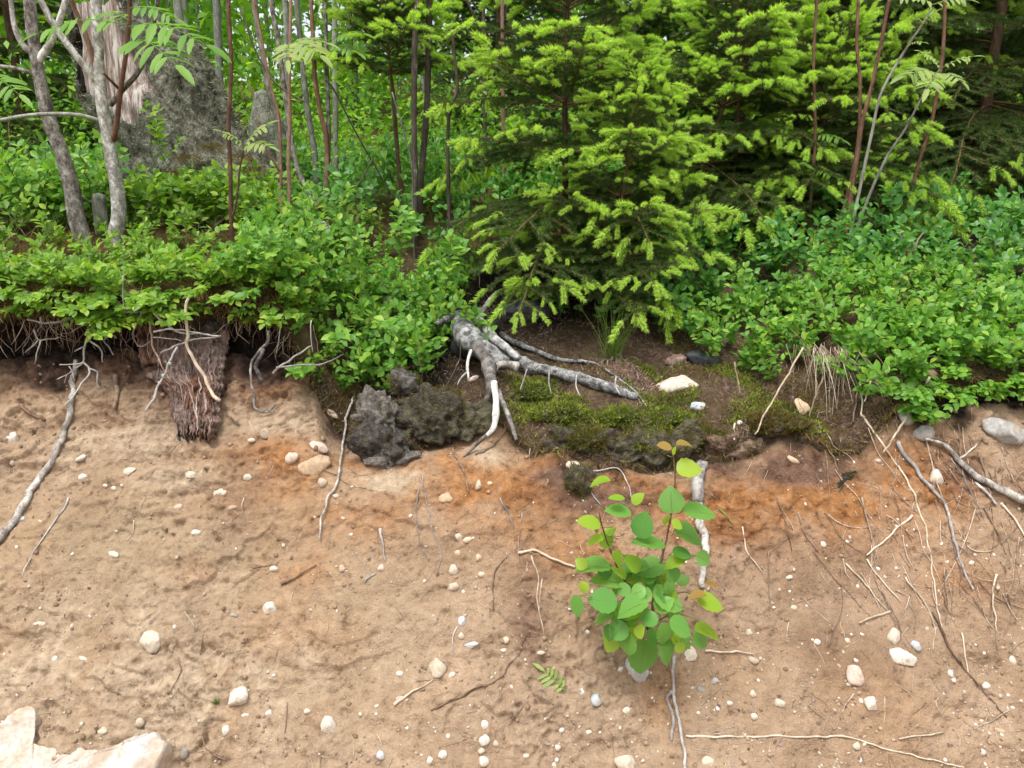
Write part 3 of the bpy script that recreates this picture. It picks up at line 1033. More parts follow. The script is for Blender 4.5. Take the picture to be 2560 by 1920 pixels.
SMALL = [(563, 1825, 20, 30), (350, 1806, 22, 26), (256, 1827, 26, 20), (102, 1560, 40, 14), (138, 1648, 16, 16), (210, 1648, 28, 12), (488, 1332, 26, 20), (582, 1269, 26, 20, 'st_tan'),
         (445, 1269, 28, 20, 'st_pink'), (614, 1788, 22, 12), (584, 1538, 20, 12, 'st_grey'), (460, 1884, 22, 36, 'st_grey'), (285, 1385, 32, 16), (683, 1424, 24, 20), (854, 1420, 16, 16, 'st_tan'),
         (671, 1782, 16, 20), (769, 1778, 20, 16), (53, 1298, 24, 14, 'st_blue'), (1204, 1436, 19, 17), (1265, 1601, 18, 20, 'st_tan'), (1259, 1625, 18, 14), (1153, 1589, 16, 20, 'st_pink'),
         (1129, 1688, 22, 14, 'st_pink'), (1456, 1731, 16, 20, 'st_blue'), (1552, 1674, 18, 14), (1212, 1812, 20, 24), (1204, 1878, 20, 18), (952, 1888, 22, 26, 'st_blue'), (1074, 1900, 16, 20),
         (1107, 1887, 24, 22), (1385, 1912, 20, 16), (1314, 1890, 20, 16), (1404, 1827, 16, 16), (1393, 1869, 18, 16), (1473, 1831, 18, 14), (1147, 1343, 18, 24), (1170, 1349, 26, 18, 'st_tan'),
         (1143, 1383, 18, 20, 'st_tan'), (1198, 1395, 20, 24, 'st_tan'), (952, 1420, 18, 24, 'st_pink'), (854, 1422, 20, 20, 'st_pink'), (1469, 1581, 18, 14), (1353, 1631, 22, 14), (1005, 1749, 36, 16, 'st_pink'),
         (999, 1684, 20, 14), (2376, 1684, 18, 24), (1882, 1733, 18, 24), (1752, 1725, 26, 18, 'st_grey'), (1788, 1703, 24, 18, 'st_grey'), (1874, 1583, 18, 22), (2140, 1865, 22, 24), (2457, 1880, 18, 20),
         (2057, 1361, 18, 16), (1973, 1444, 18, 14), (1983, 1518, 20, 16), (2466, 1717, 22, 22), (2500, 1827, 27, 14, 'st_tan'), (1884, 1792, 22, 18), (2042, 1605, 20, 16), (2118, 1603, 18, 16, 'st_pink'),
         (2429, 1408, 16, 12), (2494, 1469, 12, 14), (2533, 1652, 18, 26), (1825, 1758, 18, 14), (618, 1194, 24, 20), (203, 1145, 32, 16), (207, 1194, 24, 20), (33, 1157, 16, 16), (629, 1100, 20, 14, 'st_pink'),
         (264, 1214, 14, 10), (285, 1221, 14, 12), (305, 1214, 14, 10), (830, 1035, 44, 16, 'st_pink'), (1225, 1208, 16, 12), (75, 1819, 27, 23), (2196, 1152, 18, 16), (840, 1240, 20, 14), (1240, 1860, 18, 20)]
LAND = [(787, 1166, 'the large tan block'), (468, 1092, 'the rotten stump tip'), (321, 1180, 'the oval cream pebble'), (675, 1520, 'the blocky lone white pebble'), (380, 1603, 'the notched cream stone'),
        (594, 1745, 'the half-sunk white stone'), (820, 1815, 'the upright white pebble'), (1094, 1668, 'the bright white angular stone'), (1133, 1445, 'the pair of white pebbles'), (1155, 1554, 'the bluish egg pebble'),
        (1593, 1675, 'the grey stone under the aspen'), (1491, 1751, 'the round bluish pebble'), (1566, 1904, 'the white stone at the lower edge'), (1212, 1860, 'the vertical pebble chain'), (2245, 1620, 'the white stone pair'),
        (2138, 1684, 'the crumbly pinkish stone'), (2179, 1762, 'the white triangular stone'), (1949, 1758, 'the slanted white pebble'), (1882, 1650, 'the pebble at the straw tip'), (1768, 1904, 'the rounded cream pebble'),
        (150, 1880, 'the granite rock'), (60, 1260, 'the long bleached root'), (745, 1440, 'the short brown stick'), (960, 1365, 'the stout grey stick'), (1196, 1214, 'the upright cream pebble'), (1360, 1390, 'the pale curved root'),
        (1729, 1636, 'the pale stone by the aspen'), (2000, 1842, 'the long reddish straw'), (2185, 1544, 'the short pale stick'), (2486, 1500, 'the upright tan straw'), (1180, 1740, 'the long crooked brown stick'), (1378, 1715, 'the fallen rowan leaf')]
_seen = {}
for t in SMALL:
    px, py, w, h = t[:4]
    mt = t[4] if len(t) > 4 else 'st_white'
    cn = {'st_white': 'cream', 'st_tan': 'tan', 'st_pink': 'pinkish', 'st_grey': 'grey', 'st_blue': 'blue-grey'}[mt]
    sh = 'long' if max(w, h) > 1.6 * min(w, h) else ('tiny' if max(w, h) < 17 else 'small')
    lb = None
    for lx, ly, ln in sorted(LAND, key=lambda q: (q[0] - px) ** 2 + (q[1] - py) ** 2)[:14]:
        dx, dy = px - lx, py - ly
        rel = 'uphill of' if dy < -abs(dx) else ('downhill of' if dy > abs(dx) else ('close beside' if abs(dx) < 90 else 'some way beside'))
        lb = f'{sh} {cn} pebble {rel} {ln}'
        if lb not in _seen:
            break
    _seen[lb] = 1
    stone(px, py, w, h, mt, 'pebble', lb, 'pebble', 'small pebbles scattered on the slope', facets=4)

# stones on the mossy ledge and under the right-hand bushes
stone(1697, 972, 112, 62, 'st_white', 'stone', 'large white stone on the mossy ledge beside the black slate', 'stone', hi=True, ang=-.45, rough=.16, lift=.35)
stone(1748, 1019, 56, 28, 'st_blue', 'stone', 'small flat blue-grey stone against the large white stone', 'stone', hi=True)
stone(2000, 1020, 42, 48, 'st_tan', 'stone', 'yellowish stone standing in moss and dry litter', 'stone', hi=True, lift=.4)
stone(1850, 1058, 16, 15, 'st_white', 'pebble', 'tiny white pebble on the mossy ledge', 'pebble')
stone(2262, 1046, 44, 46, 'st_grey', 'stone', 'rounded greyish stone under the dry grass beside its flatter twin', 'stone', hi=True, lift=.1)
stone(2310, 1082, 64, 40, 'st_grey', 'stone', 'flatter greyish stone wedged beside the rounded greyish stone', 'stone', hi=True, lift=.1, ang=-.4)
stone(2508, 1078, 100, 74, 'st_grey', 'stone', 'large pale stone in the dark hollow under the bushes', 'stone', hi=True, lift=.15, ang=-.2)
stone(2340, 1195, 40, 46, 'st_white', 'wood_chip', 'pointed cream wood chip stuck in the soil below the twin greyish stones', 'wood chip', facets=9)
stone(1980, 1150, 44, 16, 'st_tan', 'wood_chip', 'flat tan wood chip lying at the edge of the mossy ledge', 'wood chip', ang=-.5)
stone(1182, 948, 36, 18, 'st_pink', 'wood_chip', 'pinkish wood chip under the silver root stump', 'wood chip')
sl = stone(1755, 903, 96, 44, 'slate', 'slate_stone', 'black flat slate stone under the bilberry bush on the ledge', 'stone', hi=True, lift=.8, ang=-.15, facets=9)
stone(1690, 905, 60, 30, 'rot', 'wood_chunk', 'rotten brown wood chunk beside the black slate', 'wood chunk', hi=True, lift=.6)

# big granite block, half buried
p0, n0 = hit(150, 1880, 'soil')
n0 = nrm((-.05, -.62, .78))
R0 = surf_frame(n0, 0)
ol = [(-260, 2010), (-260, 1900), (-60, 1832), (-10, 1808), (45, 1768), (80, 1762), (84, 1792), (68, 1826), (72, 1856), (130, 1868), (142, 1884), (178, 1880), (190, 1868), (240, 1872), (262, 1884), (300, 1858), (318, 1852), (335, 1838),
      (388, 1828), (410, 1856), (398, 1892), (384, 1920), (390, 2010), (300, 2090), (0, 2090)]


def on_plane(px, py, p, n):
    d = ray(px, py)
    return d * (p @ n) / (d @ n)


ring = np.array([on_plane(x, y, p0 + n0 * .012, n0) for x, y in ol])
loc = (ring - p0) @ R0
den = []
for i in range(len(loc)):
    a, b = loc[i], loc[(i + 1) % len(loc)]
    m = max(1, int(np.linalg.norm(b - a) / .006))
    for k in range(m):
        den.append(a + (b - a) * k / m)
den = np.array(den)[:, :2]
den += .0035 * np.stack([fbm(den[:, 0] * 60, den[:, 1] * 60, 1, 3), fbm(den[:, 0] * 60, den[:, 1] * 60, 5, 3)], 1)
cen = den.mean(0)
mb = MB()
nn_ = len(den)
lv = [(1.03, -.09), (1.01, -.035), (1.0, -.004), (.992, .006)] + [(q, .007 + .004 * (1 - q)) for q in np.linspace(.975, .03, 46)]
vv = []
for s, z in lv:
    q = cen + (den - cen) * s
    tq = 2.2 * fbm(q[:, 0] * 5, q[:, 1] * 7, 3, 4, .6) + q[:, 1] * 9
    zz = z + (.016 * (np.floor(tq) + sst(.75, 1, tq - np.floor(tq))) * .22 + .005 * fbm(q[:, 0] * 30, q[:, 1] * 22, 8, 4, .6) if z > 0 else 0)
    vv.append(np.stack([q[:, 0], q[:, 1], np.broadcast_to(zz, (nn_,))], 1))
vv = np.concatenate(vv) @ R0.T + p0
ii, jj = np.meshgrid(np.arange(len(lv) - 1), np.arange(nn_), indexing='ij')
kk = (jj + 1) % nn_
ff = np.stack([ii * nn_ + jj, ii * nn_ + kk, (ii + 1) * nn_ + kk, (ii + 1) * nn_ + jj], -1).reshape(-1, 4)
cap = np.arange((len(lv) - 1) * nn_, len(lv) * nn_)[None, :]
mb.add(vv, ff, cap)
gr = mb.obj('granite_rock', M['granite'], base=p0)
tag(gr, 'big pale pinkish-grey granite rock sunk in the sand at the picture corner', 'rock')

# gravel: uncountable small stones
mb = MB()
N = 4400
for k in range(6):
    m = N // 6
    px = RS.uniform(-60, 2620, m)
    py = 1020 + 980 * RS.uniform(0, 1, m) ** .62
    keep, Rm, Tm = [], [], []
    for a, b in zip(px, py):
        dens = .30 + .5 * sst(500, 1700, a) + .25 * sst(1500, 1900, b)
        if RS.rand() > dens or pn(a / 170., b / 170., 3.3) < -.12 - .2 * RS.rand():
            continue
        p, n = hit(a, b, 'soil')
        s = (.0016 + .0056 * RS.rand() ** 3.0)
        Rm.append(surf_frame(n, RS.uniform(0, 6.28)) * s)
        Tm.append(p + n * s * .05)
    Rm, Tm = np.array(Rm), np.array(Tm)
    mb.scatter((PEBS[k].v[0], PEBS[k].f), Rm, Tm, RS.uniform(0, 1, len(Tm)))
g = mb.obj('gravel', M['gravel'])
tag(g, 'fine gravel sprinkled over the sandy slope', 'gravel', kind='stuff')
# soil crumbs
mb = MB()
for k in range(6):
    Rm, Tm = [], []
    for q in range(420):
        a, b = RS.uniform(-60, 2620), RS.uniform(880, 1990)
        if fbm(a / 140., b / 90., 9.3, 2) < .02:
            continue
        p, n = hit(a, b, 'soil')
        s = .002 + .006 * RS.rand() ** 2.5 + (.004 if b < 1150 else 0) * RS.rand()
        Rm.append(surf_frame(n, RS.uniform(0, 6.28)) * s)
        Tm.append(p + n * s * .1)
    mb.scatter((PEBS[k].v[0], PEBS[k].f), np.array(Rm), np.array(Tm), RS.uniform(0, 1, len(Tm)))
k_ = NT('soil_crumb')
cc = k_.ramp(k_.rnd(), [(0, (.19, .125, .075)), (.5, (.27, .185, .118)), (1, (.33, .235, .155))])
cr = mb.obj('soil_crumb_scatter', k_.finish(cc, .95, spec=.1))
tag(cr, 'loose crumbs of sandy soil on the slope', 'soil', kind='stuff')

# ---------------------------------------------------------------- roots, sticks and straws
def path3(pts, mode, wpx, lift=.6):
    out = []
    n = len(pts)
    for i, q in enumerate(pts):
        if len(q) == 3:
            out.append(at(*q))
        elif mode == 's':
            p, nn = hit(q[0], q[1])
            out.append(p + nrm(nn + np.array((0, -.7, .7))) * px2m(wpx, p) * .5 * lift + 0)
        elif isinstance(mode, tuple):
            out.append(at(q[0], q[1], mode[0] + (mode[1] - mode[0]) * i / max(1, n - 1)))
        else:
            out.append(at(q[0], q[1], mode))
    return np.array(out)


def relax(P, mode):
    if mode == 's' and len(P) > 2:
        Q = P.copy()
        Q[1:-1] = .5 * P[1:-1] + .25 * (P[:-2] + P[2:])
        return Q
    return P


def stick_mb(pts, w0, w1, mode='s', sides=6, rough=.18, lift=.7, mi=0, mb=None):
    mb = mb or MB()
    if mode == 's':      # densify so that the stick follows the ground
        q = spline(np.array([p[:2] for p in pts], float), max(len(pts), 6 * (len(pts) - 1) + 1))
        P = relax(path3([tuple(x) for x in q], 's', (w0 + w1) / 2, lift), 's')
    else:
        P = path3(pts, mode, w0, lift)
    r0, r1 = px2m(w0, P[0]) * .5, px2m(w1, P[-1]) * .5
    L = np.linalg.norm(np.diff(P, axis=0), axis=1).sum()
    n = int(np.clip(L / .010, 6, 70))
    S = spline(P, n)
    S += np.stack([fbm(S[:, 0] * 22 + k * 9, S[:, 1] * 22, S[:, 2] * 22, 3) for k in range(3)], 1) * min(.005, r0 * 1.8)
    R = np.interp(np.linspace(0, 1, n), [0, 1], [r0, r1])
    v, f, c = tube(S, R, sides, rough)
    mb.add(v, f, c, mi=mi, rnd=(pts[0][0] * .137) % 1)
    return mb, P[0]


def stick(name, label, cat, mat, pts, w0, w1, mode='s', group=None, subs=(), **kw):
    mb, b = stick_mb(pts, w0, w1, mode, **kw)
    if not subs:
        return tag(mb.obj(name, M[mat], base=b), label, cat, group)
    e = empty(name, b, label, cat, group)
    mb.obj('stem', M[mat], e, base=b)
    for sp in subs:
        m2, _ = stick_mb(sp[0], sp[1], sp[2], sp[3] if len(sp) > 3 else mode, **kw)
        m2.obj('branch', M[mat], e, base=b)
    return e


# long bleached root at the picture's edge with its forked tangle
stick('bleached_root', 'long bleached root snaking down the sandy slope at the picture edge', 'root', 'white_root',
      [(196, 905), (189, 940), (187, 966), (179, 1027), (163, 1088), (151, 1117), (118, 1178), (85, 1222), (72, 1248), (45, 1296), (16, 1330), (-30, 1390)], 12, 20, lift=1.0)
stick('forked_twig', 'silvery forked dead twig hanging above the top of the long bleached root', 'twig', 'grey_twig',
      [(208, 787), (219, 814), (219, 852), (212, 877), (210, 904), (192, 920), (167, 936), (145, 946)], 7, 3, (2.02, 1.95),
      subs=[([(217, 857), (226, 850), (233, 828), (219, 807)], 4, 4, 1.99), ([(228, 855), (249, 866), (255, 886), (258, 907)], 5, 3, (1.99, 1.97)),
            ([(210, 904), (226, 920), (243, 929), (244, 956), (251, 970)], 5, 3, (1.975, 1.95)), ([(224, 918), (223, 936), (203, 963), (188, 986), (163, 1013)], 5, 3, (1.97, 1.90)),
            ([(185, 878), (210, 867)], 3, 4, 1.97), ([(149, 912), (192, 910), (210, 904)], 3, 4, 1.96), ([(172, 916), (181, 930), (187, 955)], 4, 3, 1.95), ([(167, 936), (160, 957)], 3, 2, 1.95)])
stick('hooked_twig', 'grey hooked twig dangling from the moss mat beside the forked twig', 'twig', 'grey_twig', [(249, 818), (249, 832), (260, 855), (272, 868), (285, 889)], 5, 3, (2.03, 1.98),
      subs=[([(258, 852), (275, 832), (293, 806)], 4, 3, 2.02), ([(262, 845), (285, 838), (290, 846)], 4, 5, 2.0)])
stick('bowed_twig', 'bowed grey twig sagging along the moss fringe above the dark hollow', 'twig', 'grey_twig', [(68, 798), (102, 807), (136, 808), (170, 796), (199, 780), (226, 769)], 5, 6, 2.0,
      subs=[([(102, 807), (104, 790)], 7, 5, 2.0), ([(156, 771), (203, 776), (226, 769)], 4, 5, 2.01)])
stick('flat_twig', 'flat-lying grey twig stretched under the moss mat towards the rotten stump', 'twig', 'grey_twig', [(226, 769), (249, 778), (271, 782), (316, 778), (348, 777)], 7, 6, 2.0,
      subs=[([(262, 782), (268, 806)], 6, 6, 1.99), ([(267, 798), (323, 800)], 5, 4, 1.99), ([(266, 792), (310, 783), (346, 779)], 5, 4, 1.99), ([(278, 774), (310, 757), (328, 752)], 4, 3, 2.0)])
stick('curled_rootlet', 'thin curled rootlet looping down in front of the rotten stump edge', 'root', 'grey_twig', [(348, 778), (349, 796), (335, 823), (335, 843), (348, 866), (380, 850)], 5, 3, 1.98)
stick('hanging_rootlet', 'slim brown rootlet hanging across the face of the rotten stump', 'root', 'tan_root', [(375, 805), (382, 843), (387, 873), (407, 918), (425, 950)], 6, 3, (1.98, 1.92))
stick('pale_hanging_root', 'pale curved root hanging down over the rotten stump', 'root', 'tan_root', [(474, 730), (464, 775), (470, 828), (472, 877), (500, 925), (525, 974), (551, 1001)], 8, 9, (2.0, 1.88))
e = stick('lichened_twig', 'twig crusted with pale lichen in front of the rotten stump', 'twig', 'grey_twig', [(445, 868), (439, 877), (419, 913), (399, 958), (382, 995), (362, 1031)], 5, 6, (1.94, 1.88), subs=[([(419, 913), (412, 905)], 4, 3, 1.93)])
for (x, y, s) in [(424, 909, 9), (408, 940, 9), (399, 957, 8), (391, 975, 8), (385, 990, 8)]:
    p = at(x, y, 1.905)
    m = rock_mb(np.random.RandomState(x), np.array((.9, .8, 1.1)) * px2m(s, p) * .55, 2, 2, .4)
    m.v[0] += p
    m.obj('lichen_crust', M['lichen_white'], e, base=np.array(e.location))
for lb, pts, w, Y in [
        ('grey crossed twig leaning up towards the rotten stump top', [(403, 885), (460, 856), (500, 848), (557, 840)], 6, 1.95),
        ('slanting grey twig running behind the crossed twig', [(386, 783), (412, 808), (439, 828), (500, 833), (557, 838)], 6, 1.97),
        ('short level grey twig over the rotten stump', [(386, 830), (448, 822), (509, 834)], 5, 1.96),
        ('fine grey twig under the short level twig', [(386, 844), (425, 846), (456, 852)], 4, 1.96),
        ('straight pale twig propped below the bilberry fringe', [(683, 934), (732, 893), (777, 864)], 6, (1.93, 2.0)),
        ('green-tipped level twig poking out under the bilberry fringe', [(692, 921), (753, 913), (814, 909), (860, 885)], 5, (1.93, 1.98)),
        ('fine twig hanging straight down from the moss fringe', [(306, 690), (308, 740), (313, 778)], 3, 1.97),
        ('thin pale twig drooping from the mossy fringe above dark soil', [(84, 825), (95, 850), (136, 846), (149, 841)], 5, 1.99),
        ('short twig dropping from the drooping fringe twig', [(102, 852), (95, 880), (88, 911)], 4, 1.97),
        ('slanting twig crossing beneath the drooping fringe twig', [(95, 852), (61, 880)], 4, 1.98),
        ('fine dark rootlet hanging in the hollow beside the hanging grey root', [(705, 800), (700, 840), (690, 880)], 3, 2.0),
        ('another hair-thin rootlet hanging nearer the dark hole', [(778, 800), (776, 850), (782, 880)], 3, 2.02)]:
    stick('dead_twig', lb, 'twig', 'grey_twig', pts, w, w * .7, Y)
stick('frayed_root', 'grey frayed root hanging in a hook over the orange soil', 'root', 'dark_root', [(671, 828), (667, 860), (639, 893), (627, 925), (631, 974), (639, 1023), (667, 1031), (692, 1011)], 7, 6, (2.0, 1.93),
      subs=[([(660, 872), (640, 910), (645, 940), (655, 955)], 9, 12, 1.95), ([(631, 974), (640, 1000)], 5, 3, 1.93)])
stick('root_stub', 'thick pale root stub sticking out of the soil under the moss mat', 'root', 'tan_root', [(289, 945), (292, 958), (295, 985), (291, 1025)], 14, 10, 's', lift=1.2)
stick('buried_stick', 'dark brown stick half buried in crumbly soil under the hollow', 'stick', 'brown_twig', [(53, 1015), (80, 1036), (114, 1052)], 10, 8)
stick('white_rootlet', 'thin white rootlet running straight down the middle slope', 'root', 'white_root', [(883, 999), (867, 1056), (856, 1129), (846, 1202), (822, 1245), (803, 1302), (800, 1350)], 6, 5, 's', lift=4)

for lb, mat, pts, w0, w1 in [
        ('slim grey stick lying below the long bleached root', 'grey_twig', [(175, 1245), (142, 1298), (106, 1347), (81, 1391), (53, 1448)], 6, 5),
        ('curved bit of rootlet on the olive soil', 'tan_root', [(334, 1302), (332, 1335), (317, 1355)], 4, 3),
        ('short brown stick slanting near the blocky white pebble', 'brown_twig', [(704, 1461), (745, 1440), (789, 1416)], 8, 6),
        ('stubby brown twig beside the yellow pebble on the orange stain', 'brown_twig', [(627, 1424), (660, 1416), (692, 1412)], 6, 6),
        ('forked straw bit standing on the lower slope', 'straw', [(448, 1652), (452, 1684), (427, 1729)], 4, 4),
        ('small upright straw bit above the forked straw', 'straw', [(509, 1579), (505, 1610), (500, 1636)], 4, 4),
        ('bent tan twig at the foot of the slope', 'tan_root', [(504, 1843), (521, 1876), (566, 1900)], 5, 7),
        ('thin straw below the sunken white stone', 'straw', [(720, 1754), (718, 1790), (714, 1835)], 4, 4),
        ('little crooked rootlet below the stone cluster', 'tan_root', [(610, 1245), (606, 1265), (608, 1282)], 4, 4),
        ('pale curved root reaching from the orange soil towards the aspen', 'tan_root', [(1298, 1383), (1334, 1379), (1379, 1396), (1436, 1420)], 9, 12),
        ('arched thin root beside the pale curved root', 'tan_root', [(1275, 1383), (1245, 1416), (1233, 1457), (1235, 1526)], 5, 6),
        ('straight rootlet dropping onto the pale curved root', 'brown_twig', [(1304, 1282), (1298, 1347), (1296, 1416)], 5, 4),
        ('long rootlet hanging below the pale curved root', 'tan_root', [(1330, 1391), (1345, 1440), (1343, 1509), (1359, 1587)], 6, 4),
        ('short companion of the long rootlet', 'tan_root', [(1355, 1448), (1347, 1526)], 4, 4),
        ('thin root trailing from the clod past its shorter neighbour', 'grey_twig', [(1056, 1190), (1062, 1245), (1078, 1318), (1101, 1379), (1092, 1440)], 5, 4),
        ('wavy rootlet trailing beside the thin root', 'grey_twig', [(1046, 1215), (1042, 1260), (1042, 1306), (1052, 1367), (1074, 1404)], 5, 3),
        ('short grey rootlet on the orange soil above the arched root', 'grey_twig', [(1249, 1245), (1273, 1290), (1286, 1322)], 6, 5),
        ('stout grey stick standing alone on the slope', 'grey_twig', [(952, 1322), (960, 1367), (966, 1404)], 9, 7),
        ('tiny stick below the stout grey stick', 'grey_twig', [(911, 1457), (940, 1432)], 6, 4),
        ('long crooked brown stick on the lower slope', 'brown_twig', [(1074, 1778), (1135, 1753), (1184, 1725), (1221, 1709), (1257, 1692), (1273, 1664), (1294, 1636), (1318, 1579)], 8, 6),
        ('flat reddish chip stick beside the bright white stone', 'tan_root', [(985, 1762), (1020, 1738), (1082, 1701)], 12, 5),
        ('rootlet below the bluish egg pebble', 'grey_twig', [(1143, 1566), (1133, 1595), (1133, 1636)], 5, 4),
        ('faint thin stalk under the fallen rowan leaf', 'brown_twig', [(1322, 1737), (1300, 1772), (1269, 1815)], 5, 4),
        ('short pinkish root below the silver root stump', 'tan_root', [(1131, 1121), (1151, 1170), (1176, 1231)], 8, 6),
        ('tan rootlet curving up under the silver root stump', 'tan_root', [(1188, 1137), (1237, 1113), (1269, 1064)], 7, 4),
        ('rootlet hanging from the ledge above the orange soil', 'tan_root', [(1326, 1121), (1320, 1170)], 4, 3),
        ('grey rootlet running off the white stone on the clod', 'grey_twig', [(1444, 1178), (1469, 1222), (1501, 1263)], 7, 6),
        ('forked root on the soil just behind the aspen', 'grey_twig', [(1465, 1178), (1505, 1176), (1546, 1170), (1568, 1205), (1583, 1251)], 5, 6),
        ('upright twig on the reddish soil beside the aspen', 'straw', [(1855, 1318), (1867, 1375), (1904, 1428)], 5, 4),
        ('thin vertical straw on the slope beyond the aspen', 'straw', [(1920, 1379), (1920, 1448), (1924, 1530)], 5, 4),
        ('long reddish straw lying nearly level low on the slope', 'straw', [(1713, 1841), (1904, 1841), (2108, 1843), (2258, 1884), (2404, 1916)], 7, 7),
        ('short level straw beside the aspen', 'straw', [(1762, 1623), (1820, 1630), (1880, 1634)], 8, 7),
        ('reddish straw slanting above the long level one', 'straw', [(2246, 1847), (2300, 1838), (2360, 1827)], 6, 6),
        ('grey straw crossing near the lower picture corner', 'straw', [(2433, 1823), (2480, 1800), (2527, 1774)], 6, 5),
        ('brown stalk continuing down past the white stone pair', 'brown_twig', [(2331, 1530), (2360, 1599), (2405, 1664), (2457, 1733), (2514, 1794)], 8, 6),
        ('upright tan straw near the picture edge', 'straw', [(2486, 1436), (2482, 1489), (2492, 1579)], 7, 5),
        ('brown twig below the mossy hanging clod', 'brown_twig', [(1994, 1286), (2014, 1343), (2046, 1379)], 6, 5),
        ('straw slanting down to the short pale stick', 'straw', [(2116, 1408), (2169, 1473), (2217, 1526)], 6, 5),
        ('faint straw beside the crossed pair of straws', 'straw', [(2164, 1400), (2205, 1455), (2250, 1505)], 5, 5),
        ('bent straw leading down to the white stone pair', 'straw', [(2262, 1444), (2327, 1542), (2335, 1631)], 6, 5),
        ('dark thin rootlet on the soil below the hanging clod', 'brown_twig', [(1941, 1245), (1961, 1306), (1977, 1379)], 5, 4),
        ('hooked rootlet above the long reddish straw', 'tan_root', [(2132, 1733), (2112, 1770), (2103, 1810)], 5, 4),
        ('stub of straw cut by the picture edge', 'straw', [(2522, 1631), (2575, 1588)], 6, 6),
        ('straw below the big bleached branch', 'straw', [(2457, 1269), (2490, 1330), (2514, 1387)], 6, 5),
        ('outer straw running off the picture edge', 'straw', [(2506, 1265), (2540, 1310), (2570, 1360)], 8, 7),
        ('thin straw below the pale blue pebble', 'straw', [(2405, 1583), (2412, 1640), (2421, 1688)], 5, 4),
        ('upper straw of the crossed pair', 'straw', [(2152, 1245), (2173, 1326), (2189, 1396)], 7, 5),
        ('tilted lower straw of the crossed pair', 'straw', [(2278, 1290), (2220, 1340), (2162, 1391)], 7, 7),
        ('short pale stick lying apart below the crossed straws', 'straw', [(2225, 1530), (2185, 1544), (2144, 1558)], 8, 8),
        ('long tan stalk sweeping down from the dry grass', 'straw', [(2150, 1036), (2207, 1111), (2223, 1135), (2263, 1194), (2287, 1245), (2311, 1314), (2327, 1408), (2343, 1530), (2352, 1583)], 7, 6),
        ('tan stalk parallel to the long sweeping one', 'straw', [(2313, 1095), (2331, 1169), (2354, 1251)], 6, 5),
        ('tan stalk crossing the big bleached branch', 'straw', [(2444, 1131), (2465, 1196), (2478, 1253)], 7, 5),
        ('grey stalk alongside the grey root, curving outward', 'grey_twig', [(2376, 1144), (2399, 1181), (2433, 1242), (2460, 1300)], 6, 4)]:
    stick('straw_stalk' if mat == 'straw' else ('rootlet' if 'root' in lb.split()[:4] or 'rootlet' in lb else 'stick'), lb, 'straw' if mat == 'straw' else 'stick', mat, pts, w0 * .8, w1 * .5, lift=1.7, rough=.4)
stick('leaning_straw', 'long whitish straw leaning out from under the bushes', 'straw', 'straw', [(2324, 946), (2263, 1043), (2208, 1129)], 7, 5, (1.97, 1.84))
for lb, pts in [('upright tan straw hanging out of the dry grass', [(2150, 950), (2154, 993), (2153, 1043)]), ('slanting straw beside the upright one in the dry grass', [(2148, 970), (2140, 1012), (2132, 1054)]),
                ('short straw tilted in front of the bush above the dry grass', [(2184, 925), (2162, 1004)]), ('lower detached straw under the dry grass', [(2159, 1077), (2155, 1149)]),
                ('long straw leaning down onto the mossy ledge', [(2007, 868), (1950, 970), (1885, 1085)]), ('shorter straw leaning over the yellowish stone', [(2058, 945), (2040, 990), (2022, 1043)]),
                ('thin straw against the large pale stone', [(2535, 1115), (2508, 1203)]), ('straw slanting to the bleached branch end', [(2565, 1130), (2540, 1185), (2517, 1233)]),
                ('upright straw on the ledge beside the black slate', [(1838, 905), (1848, 985)]), ('short stalk on the moss below the large white stone', [(1836, 1060), (1838, 1100)])]:
    stick('straw_stalk', lb, 'straw', 'straw', pts, 5, 4, (1.97, 1.87) if pts[-1][1] > 1080 else (2.05, 1.96))
stick('grey_root', 'long grey root dropping over the soil edge from the mossy hollow', 'root', 'grey_twig', [(2243, 1108), (2257, 1138), (2286, 1167), (2300, 1196), (2327, 1228), (2352, 1253), (2376, 1306), (2392, 1379), (2421, 1448), (2429, 1473)], 11, 5, lift=1.6)
stick('bleached_branch', 'stout bleached branch running down to the picture edge, white at its broken end', 'branch', 'white_root', [(2309, 1097), (2340, 1110), (2372, 1129), (2422, 1185), (2467, 1208), (2508, 1233), (2575, 1258)], 7, 24, lift=1.4, rough=.3,
      subs=[([(2440, 1205), (2470, 1240), (2490, 1262)], 8, 6, 's'), ([(2400, 1150), (2440, 1110)], 5, 3, 's')])
stick('driftwood_twig', 'twisted silvery driftwood twig in the hollow under the bush', 'twig', 'white_root', [(2300, 975), (2331, 988), (2361, 1025), (2374, 1043), (2356, 1074)], 14, 7, 1.99,
      subs=[([(2300, 975), (2280, 990), (2268, 985)], 10, 6, 1.99), ([(2318, 985), (2312, 1020)], 6, 4, 1.98)])
stick('split_wood', 'weathered brown split wood slab jutting out under the bushes', 'wood chunk', 'brown_twig', [(2275, 905), (2305, 920), (2335, 940)], 30, 26, (2.06, 1.99), rough=.3,
      subs=[([(2328, 948), (2352, 962), (2378, 975)], 28, 22, (2.02, 1.99)), ([(2330, 962), (2345, 976)], 6, 6, 1.98)])
stick('birch_root', 'thick root with bark peeling to white wood beside the aspen', 'root', 'white_root', [(1749, 1168), (1744, 1210), (1743, 1250), (1745, 1304), (1760, 1335), (1763, 1360), (1759, 1408), (1755, 1474)], 26, 16, lift=.9, rough=.12)
mb, b = stick_mb([(1750, 1165), (1744, 1210), (1743, 1250), (1744, 1290)], 30, 27, 's', rough=.25, lift=.95)
o_ = mb.obj('bark', M['dark_root'], bpy.data.objects['birch_root'], base=np.array(bpy.data.objects['birch_root'].location))
